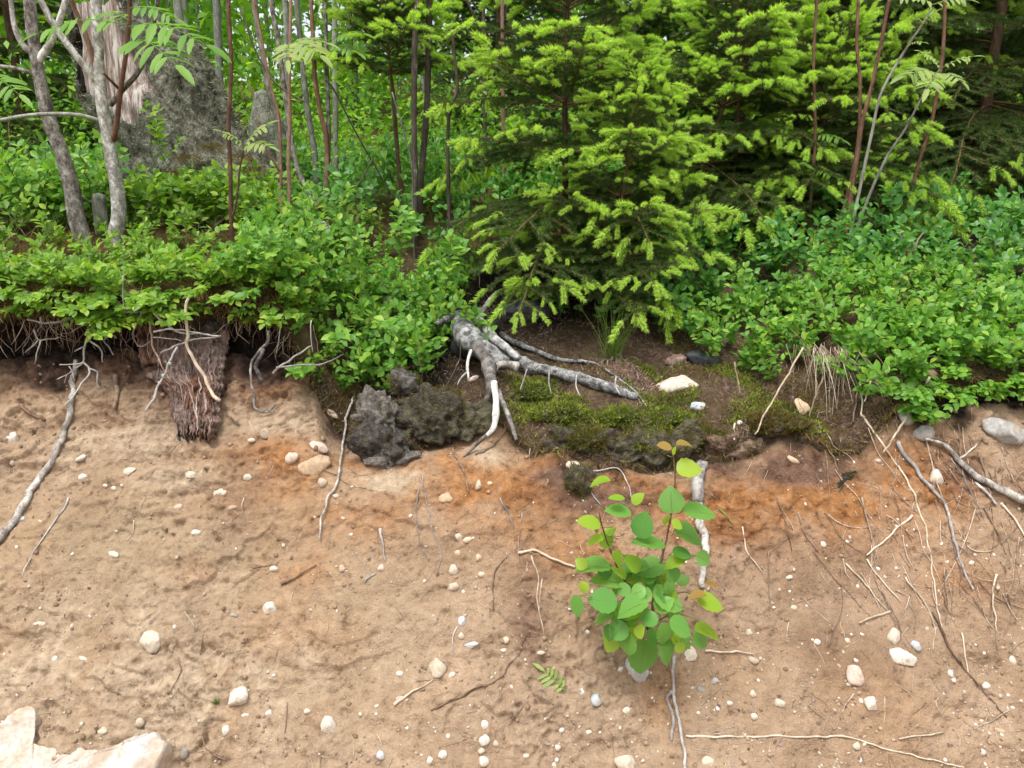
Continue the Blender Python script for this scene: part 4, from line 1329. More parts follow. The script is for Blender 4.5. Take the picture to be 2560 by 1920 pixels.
stick('trailing_root', 'blue-grey root trailing down the slope below the aspen', 'root', 'grey_twig', [(1684, 1640), (1684, 1717), (1690, 1774), (1701, 1835), (1713, 1930)], 8, 8, lift=2.0,
      subs=[([(1682, 1720), (1672, 1745), (1680, 1786), (1678, 1855)], 8, 8, 's')])

# ---------------------------------------------------------------- the silver root stump on the ledge
b0, _ = hit(1190, 850)
SR = empty('root_stump', b0, 'silvery dead root stump sprawling over the mossy ledge', 'stump')


def sr(name, mat, pts, ws, Ys=None, lift=.8, sides=10, rough=.28, label=None):
    q = spline(np.array([p[:2] for p in pts], float), 3 * (len(pts) - 1) + 1)
    if Ys is None:
        P = []
        for a, b in q:
            p, n = hit(a, b)
            P.append(p)
        P = relax(relax(np.array(P), 's'), 's')
        w = np.interp(np.linspace(0, 1, len(q)), np.linspace(0, 1, len(ws)), ws)
        R = np.array([px2m(a, p) * .5 for a, p in zip(w, P)])
        P = P + nrm((0, -.5, .9)) * (R * lift)[:, None]
    else:
        yy = np.interp(np.linspace(0, 1, len(q)), np.linspace(0, 1, len(Ys)), Ys)
        P = np.array([at(a, b, y) for (a, b), y in zip(q, yy)])
        w = np.interp(np.linspace(0, 1, len(q)), np.linspace(0, 1, len(ws)), ws)
        R = np.array([px2m(a, p) * .5 for a, p in zip(w, P)])
    L = np.linalg.norm(np.diff(P, axis=0), axis=1).sum()
    n = int(np.clip(L / .007, 8, 90))
    S = spline(P, n)
    S += np.stack([fbm(S[:, 0] * 14 + k * 9, S[:, 1] * 14, S[:, 2] * 14, 2) for k in range(3)], 1) * R.mean() * .25
    Rr = np.interp(np.linspace(0, 1, n), np.linspace(0, 1, len(R)), R) * (1 + .12 * pn(np.arange(n) * .35, 4.4))
    v, f, c = tube(S, Rr, sides, rough)
    o = MB().add(v, f, c).obj(name, M[mat], SR, base=b0)
    if label:
        o['label'] = label
    return o


sr('trunk', 'silver_root', [(1150, 800), (1158, 818), (1174, 842), (1195, 866), (1226, 888), (1260, 905)], [40, 56, 64, 62, 54, 42], [2.46, 2.38, 2.30, 2.26, 2.22, 2.19], sides=16, rough=.35)
sr('root', 'silver_root', [(1215, 882), (1272, 908), (1318, 928), (1372, 937), (1426, 948), (1480, 964), (1535, 980), (1590, 1000)], [48, 42, 35, 29, 27, 29, 27, 17], lift=.9)
sr('root', 'silver_root', [(1192, 802), (1206, 812), (1234, 842), (1266, 872), (1296, 896)], [30, 30, 26, 24, 18], [2.44, 2.40, 2.35, 2.30, 2.26])
sr('root', 'silver_root', [(1230, 822), (1247, 838), (1277, 858), (1318, 876), (1372, 896), (1413, 907), (1467, 907), (1508, 921), (1548, 951), (1589, 980), (1616, 1018)], [13, 14, 15, 14, 12, 11, 8, 6, 6, 5, 4], lift=1.2, sides=7)
sr('root', 'dark_root', [(1190, 868), (1210, 890), (1224, 925), (1226, 960), (1222, 985), (1210, 1010), (1200, 1040)], [34, 32, 32, 28, 20, 10, 6], [2.22, 2.16, 2.08, 2.02, 1.99, 1.965, 1.95])
sr('root', 'white_root', [(1234, 955), (1238, 985), (1240, 1015), (1238, 1045), (1232, 1072), (1212, 1094)], [14, 17, 17, 17, 16, 9], [2.0, 1.97, 1.945, 1.92, 1.90, 1.885], label='white barkless root hanging over the soil edge')
sr('root', 'dark_root', [(1216, 1088), (1190, 1113), (1158, 1142)], [10, 8, 4], [1.885, 1.875, 1.86], sides=6)
sr('root', 'dark_root', [(1246, 975), (1256, 1005), (1272, 1042), (1291, 1100)], [13, 13, 12, 9], [2.0, 1.965, 1.93, 1.885], sides=7)
sr('root', 'white_root', [(1178, 876), (1168, 910), (1172, 953)], [8, 8, 6], [2.15, 2.09, 2.04], sides=6)
sr('root', 'grey_twig', [(1168, 930), (1152, 945), (1143, 962)], [6, 5, 3], [2.07, 2.05, 2.04], sides=5)
sr('stub', 'dark_root', [(1199, 798), (1212, 772), (1226, 750), (1242, 730)], [18, 16, 14, 13], [2.44, 2.45, 2.46, 2.48], label='upright stub of a broken stem')
sr('stub', 'silver_root', [(1092, 812), (1115, 798), (1150, 780)], [14, 20, 18], [2.36, 2.40, 2.46])
sr('root', 'white_root', [(1296, 918), (1270, 912), (1246, 912), (1236, 926)], [26, 24, 16, 10], [2.165, 2.16, 2.14, 2.13])
for q, (x_, y_, Y_, w_, h_) in enumerate([(1150, 845, 2.47, 150, 110), (1195, 815, 2.50, 110, 90), (1110, 885, 2.42, 120, 70)]):
    pq = at(x_, y_, Y_)
    m = rock_mb(np.random.RandomState(300 + q), (px2m(w_, pq) * .5, px2m(h_, pq) * .45, px2m(h_, pq) * .5), 4, 2, .45)
    m.v[0] += pq
    m.obj('rotten_core', M['char' if q != 1 else 'peat'], SR, base=b0)
sr('core', 'char', [(1135, 850), (1150, 860), (1170, 870), (1190, 885)], [40, 60, 60, 40], [2.42, 2.40, 2.36, 2.30], sides=14, rough=.5, label='black rotten underside of the stump')
for (a, b, c_, d_) in [(1318, 945, 1300, 975), (1375, 940, 1378, 985), (1442, 960, 1450, 990), (1540, 965, 1549, 985)]:
    sr('rootlet', 'grey_twig', [(a, b - 22), (a + (c_ - a) * .3 - 4, (b + d_) / 2 - 10), (c_, d_)], [4, 4, 3], [2.1, 2.08, 2.06] if b < 955 else [2.07, 2.05, 2.03], sides=5)

# black charred lump behind the silver stump
p, n = hit(1320, 800)
m = rock_mb(np.random.RandomState(5), (.085, .05, .05), 4, 5, .3)
m.v[0] += p + np.array((0, .02, .012))
tag(m.obj('charred_log', M['char'], base=p), 'black charred lump of wood behind the silver root stump', 'log')

# ---------------------------------------------------------------- rotten reddish stump in the bank
b1 = at(460, 900, 2.05)
RT = empty('rotten_stump', b1, 'crumbling red-brown rotten stump in the top of the bank', 'stump')
edge = [(790, 345, 572), (850, 342, 572), (900, 350, 566), (940, 362, 560), (965, 405, 556), (1000, 424, 552), (1060, 438, 548), (1100, 452, 540), (1130, 470, 532), (1160, 490, 520)]
ey, el, er = [np.array([q[i] for q in edge], float) for i in range(3)]
na, nb_ = 90, 120
A, B = np.meshgrid(np.linspace(0, 1, na), np.linspace(0, 1, nb_))
py = 785 + 365 * B
lx, rx = np.interp(py, ey, el), np.interp(py, ey, er)
lx = lx + 12 * fbm(py / 22., 3.1, 0, 3)
rx = rx + 10 * fbm(py / 18., 9.1, 0, 3)
px = lx + (rx - lx) * A
Ybase = np.interp(py, [785, 860, 960, 1060, 1150], [2.10, 2.045, 1.965, 1.895, 1.835])
bul = -.020 + .036 * np.clip(np.sin(np.pi * A), 0, 1) ** .5 - .06 * sst(.86, 1.0, B + .05 + .14 * fbm(A * 9, B, 5, 3))
fib = .008 * np.abs(fbm(A * 22 + 2 * B, B * 6, 3, 4, .6)) + .022 * fbm(A * 4, B * 6, 9, 4) + .006 * fbm(A * 50, B * 14, 4, 3)
hole = .07 * np.exp(-(((px - 385) / 26) ** 2 + ((py - 918) / 7) ** 2))
P3 = np.stack([np.stack([at(px[i, j], py[i, j], Ybase[i, j] - bul[i, j] - fib[i, j] + hole[i, j]) for j in range(na)]) for i in range(nb_)])
ii, jj = np.meshgrid(np.arange(nb_ - 1), np.arange(na - 1), indexing='ij')
ff = np.stack([ii * na + jj, ii * na + jj + 1, (ii + 1) * na + jj + 1, (ii + 1) * na + jj], -1).reshape(-1, 4)
mb = MB().add(P3.reshape(-1, 3), ff)
mb.obj('wood', M['rot'], RT, base=b1)
rs = np.random.RandomState(3)
for k in range(46):
    b = rs.uniform(.05, .75)
    a = rs.uniform(.03, .97)
    i0, j0 = int(b * (nb_ - 1)), int(a * (na - 1))
    ln = int(rs.uniform(10, 38))
    idx = np.clip(np.arange(i0, i0 + ln, 3), 0, nb_ - 1)
    dj = np.clip(j0 + (np.arange(len(idx)) * rs.uniform(-.5, .5)).astype(int), 0, na - 1)
    P = P3[idx, dj] + np.array((0, -1, .25)) * rs.uniform(.002, .012)
    P += np.array((1, 0, 0)) * (np.linspace(0, 1, len(P)) * rs.normal() * .012)[:, None]
    grey = .25 < a < .75 and b > .42 and rs.rand() < .55
    MB().tube(P, [.0012, rs.uniform(.0015, .0042), .0008], 5, n=max(5, len(idx)), rough=.35, flat=.5, rnd=rs.rand()).obj('splinter', M['rot_grey' if grey else 'rot'], RT, base=b1)


# ---------------------------------------------------------------- peat and moss clods
def clod(name, label, mat, spots, cat='clod', seed=0, n=1):
    rs = np.random.RandomState(seed)
    b = at(*spots[0][:3])
    mb = MB()
    for (x, y, Y, w, h) in spots:
        p = at(x, y, Y)
        m = rock_mb(rs, (px2m(w, p) * .5, px2m(min(w, h), p) * .42, px2m(h, p) * .5), 5, 2, .42)
        v = m.v[0]
        bil = sum(pn(v[:, 0] * k_ + y, v[:, 1] * k_, v[:, 2] * k_) / k_ for k_ in (18, 40, 85, 170, 320))
        v = v + nrm_rows(v) * (bil * .55)[:, None]
        mb.add(v + p, *m.f, rnd=rs.rand())
    V = np.vstack(mb.v)
    e = empty(name, b, label, cat)
    mb.obj('lump', M[mat], e, base=b)
    # moss and rootlets on its upper and outer sides
    idx = rs.randint(len(V), size=1500)
    c = V.mean(0)
    P = V[idx]
    k = (P[:, 2] > c[2] - .012) & (P[:, 1] < c[1] + .05) & (fbm(P[:, 0] * 28, P[:, 1] * 28, P[:, 2] * 28, 2) > (-.1 if 'moss' in mat else .12))
    P = np.repeat(P[k], 3, 0)
    P = P + rs.normal(size=P.shape) * .003
    D = nrm_rows(nrm_rows(P - c) * .6 + rs.normal(size=P.shape) * .5 + np.array((0, -.1, .3)))
    Rm = frames(D, rs.normal(size=D.shape)) * rs.uniform(.006, .013, len(P))[:, None, None]
    bl = (np.array([(-.12, 0, 0), (.12, 0, 0), (0, 1, .1)]), [np.array([(0, 1, 2)])])
    o = MB().scatter(bl, Rm, P, rs.uniform(0, 1, len(P))).obj('moss_cover', M['moss_red'], e, base=b)
    o['kind'] = 'stuff'
    return e


def nrm_rows(v):
    return v / (np.linalg.norm(v, axis=1)[:, None] + 1e-9)


clod('peat_clod', 'big grey-black peat clod overhanging the soil edge, its underside crumbly', 'peat', [(965, 1110, 1.90, 150, 120), (950, 1050, 1.96, 110, 120), (985, 1150, 1.875, 110, 60)], seed=1)
clod('mossy_clod', 'dark moss-grown clod sagging beside the big peat clod', 'peat_moss', [(1090, 1050, 1.95, 200, 130), (1160, 1060, 1.95, 120, 110)], seed=2)
clod('mossy_clod', 'round dark mossy clod under the white stone beside the aspen', 'peat_moss', [(1440, 1225, 1.82, 105, 110)], seed=3)
clod('mossy_clod', 'olive mossy clod hanging from the ledge over reddish soil', 'peat_moss', [(2068, 1210, 1.845, 120, 95)], seed=4)
clod('peat_clod', 'crumbly dark turf lump under the middle of the mossy ledge', 'peat_moss', [(1440, 1105, 1.90, 120, 80), (1500, 1120, 1.885, 120, 70)], seed=5)
clod('peat_clod', 'black turf lump under the ledge straight above the aspen', 'peat_moss', [(1610, 1115, 1.89, 150, 80), (1700, 1100, 1.895, 90, 80)], seed=15)
clod('peat_clod', 'brownish crumbly turf shoulder where the ledge meets the slope', 'turf', [(1890, 1135, 1.905, 150, 80), (1820, 1120, 1.905, 100, 70)], seed=6)
clod('peat_clod', 'small black peat lump beside the dark hole', 'peat', [(1010, 965, 2.06, 60, 60)], seed=7)
clod('peat_clod', 'grey lichen-speckled clump under the moss mat by the rotten stump top', 'peat', [(520, 800, 2.09, 120, 70)], seed=8)

# ---------------------------------------------------------------- fallen bleached log behind the bilberries
b2 = at(640, 515, 3.1)
LG = empty('fallen_log', b2, 'bleached fallen log lying half hidden among bilberries', 'log')
P = np.array([at(630, 508, 3.15), at(720, 548, 3.0), at(820, 595, 2.85), at(920, 640, 2.72), at(1050, 690, 2.62)])
P[:, 2] = np.minimum(P[:, 2], floor_h(P[:, 0], P[:, 1]) + .035)
MB().tube(P, [.035, .042, .040, .036, .03], 14, n=60, rough=.18).obj('trunk', M['log'], LG, base=b2)
MB().tube(np.array([at(690, 530, 3.0), at(664, 520, 2.96), at(640, 528, 2.92)]), [.03, .028, .018], 9, n=14, rough=.4).obj('bark', M['lichen'], LG, base=b2)

# ---------------------------------------------------------------- the big lichen-grown stump
b3 = np.array((at(400, 500, 3.35)[0], 3.38, float(floor_h(at(400, 500, 3.35)[0], 3.38)) - .05))
ST = empty('lichen_stump', b3, 'tall broken stump grown with grey lichen, pale bare wood at its upper side', 'stump')
nu, nv = 140, 90
U, Vv = np.meshgrid(np.linspace(0, 2 * math.pi, nu, endpoint=False), np.linspace(0, 1, nv))
ztop = at(340, 10, 3.38)[2] - b3[2]
zr = Vv * ztop * (1.0 - .16 * sst(.2, 1.0, np.cos(U)) + .03 * pn(U * 3, 1.3))
prof = np.interp(Vv, [0, .15, .35, .6, .8, 1], [.39, .35, .325, .300, .275, .245])
cx = np.interp(Vv, [0, .35, .6, 1], [.21, .12, .03, -.045])
# bulge to the right at the base
lob = 1 + .10 * np.cos(U) * (1 - Vv) + .14 * fbm(np.cos(U) * 1.5, np.sin(U) * 1.5, Vv * 2.2, 4)
rr = prof * lob
bark = rr + .02 * fbm(np.cos(U) * 7, np.sin(U) * 7, Vv * 9, 4, .6)
ang = (U + math.pi) % (2 * math.pi) - math.pi       # 0 = +x, -pi/2 = towards camera
open_ = (ang > -2.75 + .25 * pn(Vv * 6, 2.2)) & (ang < -1.22 - .5 * (Vv - .5) + .25 * pn(Vv * 9, 7.7)) & (Vv > .47 + .09 * pn(U * 4, 8.8) + .20 * np.abs(ang + 1.75))
V3 = np.stack([cx + bark * np.cos(U), bark * np.sin(U) * .9, zr], -1)
ii, jj = np.meshgrid(np.arange(nv - 1), np.arange(nu), indexing='ij')
kk = (jj + 1) % nu
ff = np.stack([ii * nu + jj, ii * nu + kk, (ii + 1) * nu + kk, (ii + 1) * nu + jj], -1)
keep = ~open_[:-1, :]
MB().add(V3.reshape(-1, 3) + b3, ff[keep]).obj('bark', M['lichen'], ST, base=b3)
core = rr * .90 - .012 + .006 * fbm(U * 6, Vv * 2.0, 4, 3)
zc = zr * .955
W3 = np.stack([cx + core * np.cos(U), core * np.sin(U) * .9, zc + .03 * Vv * pn(U * 8, 3.1)], -1)
mb = MB().add(W3.reshape(-1, 3) + b3, ff.reshape(-1, 4))
topring = np.arange((nv - 1) * nu, nv * nu)[None, :]
mb.add(W3[-1] + b3 - np.array((0, 0, .01)), np.arange(nu)[None, :])
mb.obj('wood', M['pale_wood'], ST, base=b3)
# lichen tufts on the bark
rs = np.random.RandomState(17)
okm = np.argwhere(~open_[:-1, :] & (np.sin(U[:-1]) < .35) & (Vv[:-1] > .12))
sel = okm[rs.randint(len(okm), size=5200)]
Pp = V3[sel[:, 0], sel[:, 1]]
Nn = np.stack([np.cos(U[sel[:, 0], sel[:, 1]]), np.sin(U[sel[:, 0], sel[:, 1]]), np.full(len(sel), .25)], 1)
Dd = nrm_rows(Nn * .8 + rs.normal(size=Nn.shape) * .5 + np.array((0, 0, .25)))
P_BLADE = (np.array([(-.10, 0, 0), (.10, 0, 0), (0, 1, .1)]), [np.array([(0, 1, 2)])])
Rm = frames(Dd, rs.normal(size=Dd.shape)) * (rs.uniform(.010, .026, len(sel)))[:, None, None]
mb = MB().scatter(P_BLADE, Rm, Pp + rs.normal(size=Pp.shape) * .006 + b3, rs.uniform(0, 1, len(sel)))
o = mb.obj('lichen_tuft_cover', M['lichen_tuft'], ST, base=b3)
o['kind'] = 'stuff'
for k, (x, y) in enumerate([(530, 372), (600, 398), (430, 440), (470, 400), (640, 430)]):
    p = at(x, y, 2.98)
    rsx = np.random.RandomState(k)
    D = nrm_rows(rsx.normal(size=(700, 3)) + np.array((0, -.4, .5)))
    T = p + D * rsx.uniform(0, 1, (700, 1)) ** .4 * np.array((.055, .04, .020))
    Rm = frames(D, rsx.normal(size=D.shape)) * rsx.uniform(.006, .012, 700)[:, None, None]
    m_ = MB().scatter(P_BLADE, Rm, T, rsx.uniform(0, 1, 700))
    m_.obj('moss_cushion', M['moss_brown'], ST, base=b3)['kind'] = 'stuff'

# little far stump beside it
b4 = at(668, 420, 3.9)
E4 = empty('mossy_snag', b4, 'small grey broken snag behind the sapling stems beside the tall stump', 'stump')
MB().tube(np.array([at(680, 440, 3.9), at(672, 360, 3.9), at(664, 300, 3.9), at(655, 232, 3.9)]), [.10, .085, .075, .05], 14, n=26, rough=.45).obj('trunk', M['lichen'], E4, base=b4)

# dirt-coloured tangle of fine roots and old straws on the far side of the slope
rt = np.random.RandomState(91)
mb = MB()
for k in range(150):
    a, b = rt.uniform(1900, 2590), rt.uniform(1040, 1500)
    if rt.rand() > sst(1850, 2350, a):
        continue
    L = rt.uniform(50, 230)
    th = math.pi / 2 - .35 + rt.normal() * .30
    bend = rt.normal() * .35
    pts = []
    for t in np.linspace(0, 1, 6):
        pts.append((a + math.cos(th + bend * t) * L * t + rt.normal() * 2.5, b + math.sin(th + bend * t) * L * t))
    P = []
    for q in pts:
        p, n = hit(q[0], q[1], 'both')
        P.append(p + n * rt.uniform(.0, .006))
    P = np.array(P)
    if np.abs(np.diff(P[:, 1])).max() > .12:
        continue
    w = rt.uniform(.0006, .0018)
    mb.tube(P, [w, w * .4], 4, n=18, rnd=rt.rand(), rough=.3)
tag(mb.obj('root_tangle', M['tan_root']), 'tangle of fine brown roots and old straws trailing down the slope', 'roots', kind='stuff')

# ---------------------------------------------------------------- saplings and rowans: digitised stems
def stem_tube(pts, w0, w1, Y, sides=8, rough=.10, n=None, extend=None):
    """pts from top to base in photo pixels, Y depth (scalar or (top, base)); continues up out of the picture and down into the floor"""
    m = len(pts)
    yy = np.linspace(Y[0], Y[1], m) if isinstance(Y, tuple) else np.full(m, Y)
    P = np.array([at(a, b, y) for (a, b), y in zip(pts, yy)])
    r0, r1 = px2m(w0, P[0]) * .5, px2m(w1, P[-1]) * .5
    R = np.linspace(r0, r1, m)
    if extend:
        d = nrm(P[0] - P[min(2, m - 1)])
        P = np.vstack([P[0] + d * extend, P])
        R = np.concatenate([[r0 * .5], R])
    L = np.linalg.norm(np.diff(P, axis=0), axis=1).sum()
    k = int(np.clip(L / .02, 10, 90))
    mb = MB()
    t0 = np.linspace(0, 1, len(P))
    S = spline(P, k)
    v, f, c = tube(S, np.interp(np.linspace(0, 1, k), t0, R), sides, rough)
    return mb.add(v, f, c, rnd=(pts[0][0] * .091) % 1), P


def to_floor(pts, Y):
    """append a point where the stem enters the floor"""
    y = Y[1] if isinstance(Y, tuple) else Y
    x, b = pts[-1]
    p = at(x, b, y)
    z = float(floor_h(p[0], p[1])) - .03
    if p[2] > z + .01:
        # pixel of (p.x, y, z)
        q = np.array((p[0], p[1], z))
        d = q @ _f
        return list(pts) + [(1280 + FPX * q[0] / d, 960 - FPX * (q @ _u) / d)]
    return list(pts)


LEAFLET_ME = {}
for _m in ('rowan', 'rowan_pale'):
    LEAFLET_ME[_m] = MB().add(P_LEAFLET[0], *P_LEAFLET[1]).mesh('leaflet', [M[_m]])


def rowan_leaf(parent, base, p0, p1, nup, mat='rowan', npair=6, lsz=.34, seed=0, curl=.1):
    """compound leaf from p0 to p1 as part 'leaf' (its stalk) with leaflet children"""
    rs = np.random.RandomState(seed)
    p0, p1 = np.asarray(p0, float), np.asarray(p1, float)
    L = np.linalg.norm(p1 - p0)
    mid = (p0 + p1) / 2 + nrm(nup) * L * curl
    P = spline(np.array([p0, mid, p1]), 14)
    st = MB().tube(P, [.0016, .0008], 4).obj('leaf', M[mat], parent, base=base)
    T = np.gradient(P, axis=0)
    for k in range(npair):
        f = .18 + .74 * k / (npair - 1)
        i = int(f * 13)
        t = nrm(T[i])
        for s in (-1, 1):
            sd = nrm(np.cross(t, nup)) * s
            d = sd + t * rs.uniform(.35, .6) - nrm(nup) * rs.uniform(.0, .25)
            ll = L * lsz * (1 - .45 * abs(f - .5)) * rs.uniform(.9, 1.1)
            put('leaflet', LEAFLET_ME[mat], st, P[i] - base, frame(d, nrm(nup) + rs.normal(size=3) * .15), ll)
    put('leaflet', LEAFLET_ME[mat], st, P[-1] - base, frame(T[-1], nup), L * lsz)
    return st


# rowan clump at the picture's left
Yr = 2.62
A1 = to_floor([(73, -60), (73, 0), (87, 122), (102, 212), (126, 309), (157, 390), (179, 468), (191, 541), (211, 610), (222, 647)], Yr)
mb, P = stem_tube(A1, 27, 44, Yr, 12, .10, extend=.6)
bA = P[-1]
RA = empty('rowan_tree', bA, 'thicker leaning rowan with speckled grey bark standing nearest the picture corner', 'tree')
mb.obj('trunk', M['rowan_bark'], RA, base=bA)
for pts, w0, w1 in [([(175, -40), (165, 0), (135, 90), (104, 140), (94, 158)], 13, 20), ([(20, -40), (27, 0), (35, 60), (52, 105), (72, 128)], 10, 16), ([(-30, 160), (0, 165), (45, 172), (88, 186)], 8, 10)]:
    stem_tube(pts, w0, w1, (Yr - .02, Yr), 8)[0].obj('branch', M['rowan_bark'], RA, base=bA)
A2 = to_floor([(240, -60), (240, 0), (244, 102), (248, 195), (260, 285), (273, 346), (281, 407), (293, 468), (296, 541), (288, 590)], Yr)
mb, P = stem_tube(A2, 25, 38, Yr - .02, 12, .10, extend=.6)
bB = P[-1]
RB = empty('rowan_tree', bB, 'slimmer upright rowan with forked branches and large leaves before the tall stump', 'tree')
mb.obj('trunk', M['rowan_bark'], RB, base=bB)
for pts, w0, w1, mt in [([(90, -40), (102, 0), (140, 70), (183, 130), (220, 175), (246, 212)], 14, 18, 'rowan_bark'), ([(168, -30), (178, 0), (196, 45), (222, 110), (240, 180)], 10, 14, 'brown_bark'),
                        ([(326, -40), (325, 0), (319, 102), (305, 203), (297, 264), (290, 320), (279, 362)], 10, 14, 'brown_bark'), ([(400, -30), (395, 0), (382, 61), (350, 171), (310, 220), (276, 262)], 10, 14, 'rowan_bark'),
                        ([(-30, 304), (0, 301), (60, 290), (122, 285), (200, 288), (254, 303)], 9, 10, 'grey_bark'), ([(258, 182), (280, 205), (298, 222)], 6, 8, 'brown_bark')]:
    stem_tube(pts, w0, w1, (Yr - .12, Yr - .02), 8)[0].obj('branch', M[mt], RB, base=bB)
UPC = np.array((0, -.45, .9))
for k, (x0, y0, x1, y1, Y0, Y1, n_, mt) in enumerate([(322, 66, 515, 112, 2.40, 2.30, UPC, 'rowan'), (322, 105, 440, 162, 2.40, 2.22, UPC, 'rowan'), (320, 60, 95, 84, 2.42, 2.36, UPC, 'rowan'),
                                                      (325, 20, 440, 48, 2.44, 2.40, UPC, 'rowan'), (-40, 190, 48, 236, 2.35, 2.25, UPC, 'rowan'), (322, 50, 250, 36, 2.44, 2.5, UPC, 'rowan')]):
    rowan_leaf(RB, bB, at(x0, y0, Y0), at(x1, y1, Y1), n_, mt, 7, .31, k)
stem_tube(to_floor([(247, 486), (249, 520), (252, 555)], Yr + .1), 30, 34, Yr + .1, 10, .15)[0].obj('stump', M['grey_bark'], RB, base=bB)

SAP = [
    ('brown', [(570, -40), (570, 0), (578, 163), (572, 305), (576, 427), (578, 549)], 9, 11, 2.55, 'straight brown sapling stem rising in front of the tall lichen stump'),
    ('brown', [(628, -40), (634, 0), (654, 101), (669, 181), (681, 231), (696, 289), (701, 362), (703, 470), (705, 582)], 6, 9, 2.75, 'thin brown stem of the forked pair, the one bending away from its twin'),
    ('brown', [(727, -40), (727, 0), (725, 108), (723, 217), (725, 307), (721, 398), (723, 506), (707, 584)], 8, 11, 2.74, 'reddish brown stem of the forked pair standing straight up'),
    ('rowan', [(676, -40), (678, 7), (696, 108), (708, 202), (723, 307), (734, 383), (748, 434), (770, 481), (780, 502)], 11, 14, 3.3, 'whitish grey stem curving up out of the torn red base'),
    ('grey', [(712, -40), (712, 0), (716, 72), (718, 217), (722, 350)], 13, 14, 3.9, 'pale straight sapling behind the reddish forked stem'),
    ('grey', [(738, -40), (741, 0), (755, 145), (766, 253), (781, 344), (788, 400)], 13, 16, 3.7, 'smooth grey-green leaning sapling in the middle of the stem group'),
    ('brown', [(776, -40), (777, 0), (784, 108), (788, 199), (803, 289), (817, 354), (818, 490)], 9, 14, 3.3, 'red-brown stem bending at mid height in the stem group'),
    ('rowan', [(810, -40), (813, 18), (817, 181), (822, 362), (812, 495)], 10, 12, 3.32, 'speckled stem close beside the red-brown bending stem'),
    ('grey', [(837, -40), (837, 0), (837, 145), (839, 325), (840, 425)], 14, 15, 3.8, 'straight grey sapling at the spruce-side end of the stem group'),
    ('grey', [(630, -40), (640, 40), (656, 130), (672, 220), (690, 300)], 15, 12, 3.6, 'olive-grey stem leaning behind the brown forked pair'),
    ('dark', [(1046, -40), (1044, 0), (1037, 102), (1035, 285), (1037, 447), (1037, 572)], 15, 15, 3.2, 'dark speckled trunk passing behind the spruce branches, the one nearer the stem group'),
    ('dark', [(1076, -40), (1074, 0), (1072, 102), (1066, 285), (1055, 420), (1048, 565)], 17, 15, 3.25, 'darker thicker twin trunk beside the dark speckled trunk'),
    ('dark', [(1208, -40), (1208, 0), (1210, 122), (1212, 260)], 10, 10, 4.2, 'black slender stem between the two spruces'),
    ('brown', [(1252, -40), (1255, 0), (1257, 203), (1258, 330)], 9, 10, 3.9, 'brown slender stem just beside the main spruce top'),
    ('brown', [(2146, -40), (2146, 0), (2142, 114), (2150, 203), (2148, 325), (2132, 431), (2103, 549), (2083, 650)], 7, 10, 2.85, 'slender brown rowan stem at the outside of the stem fan'),
    ('brown', [(2232, -40), (2223, 0), (2201, 114), (2177, 224), (2156, 305), (2144, 386), (2128, 488), (2106, 655)], 8, 12, 2.82, 'brown rowan stem leaning outward in the stem fan'),
    ('grey', [(2330, 20), (2300, 70), (2270, 114), (2205, 228), (2180, 330), (2150, 470), (2112, 655)], 5, 9, 2.80, 'thin grey rowan stem curving up to a leaf tuft in the stem fan'),
    ('grey', [(2316, 220), (2262, 325), (2221, 386), (2177, 480), (2128, 612), (2116, 655)], 5, 10, 2.78, 'lowest grey rowan stem of the stem fan bearing pale leaves'),
    ('brown', [(2362, -40), (2362, 8), (2356, 138), (2330, 300), (2287, 447), (2266, 632)], 8, 9, 3.0, 'lone brown stem before the dark spruce shade'),
    ('brown', [(2046, -40), (2042, 0), (2034, 163), (2038, 346), (2026, 508), (2020, 620)], 7, 8, 3.0, 'thin brown stem rising through the low spruce branches'),
    ('brown', [(1846, -40), (1845, 53), (1846, 285)], 7, 7, 3.3, 'short visible brown stem in the spruce thicket'),
    ('dark', [(1120, 330), (1143, 224), (1136, 140), (1129, 60)][::-1], 6, 10, 2.9, 'dark wavy spruce leader sticking up between the two spruces'),
    ('grey', [(980, 230), (1010, 330), (1030, 420), (1032, 520)], 4, 5, 3.1, 'thin dead grey stem slanting under the spruce branch'),
]
SAP_O = []
for kind, pts, w0, w1, Y, lb in SAP:
    q = to_floor(pts, Y)
    mb, P = stem_tube(q, w0, w1, Y, 8, .12, extend=.8 if pts[0][1] < 0 else None)
    e = empty('sapling', P[-1], lb, 'sapling')
    mb.obj('stem', M[kind + '_bark'], e, base=P[-1])
    SAP_O.append((e, P))
# branches and rowan leaves of the stems
def twig_on(i, pts, w0, w1, Y, mt='brown_bark'):
    e, P = SAP_O[i]
    stem_tube(pts, w0, w1, Y, 5)[0].obj('branch', M[mt], e, base=P[-1])


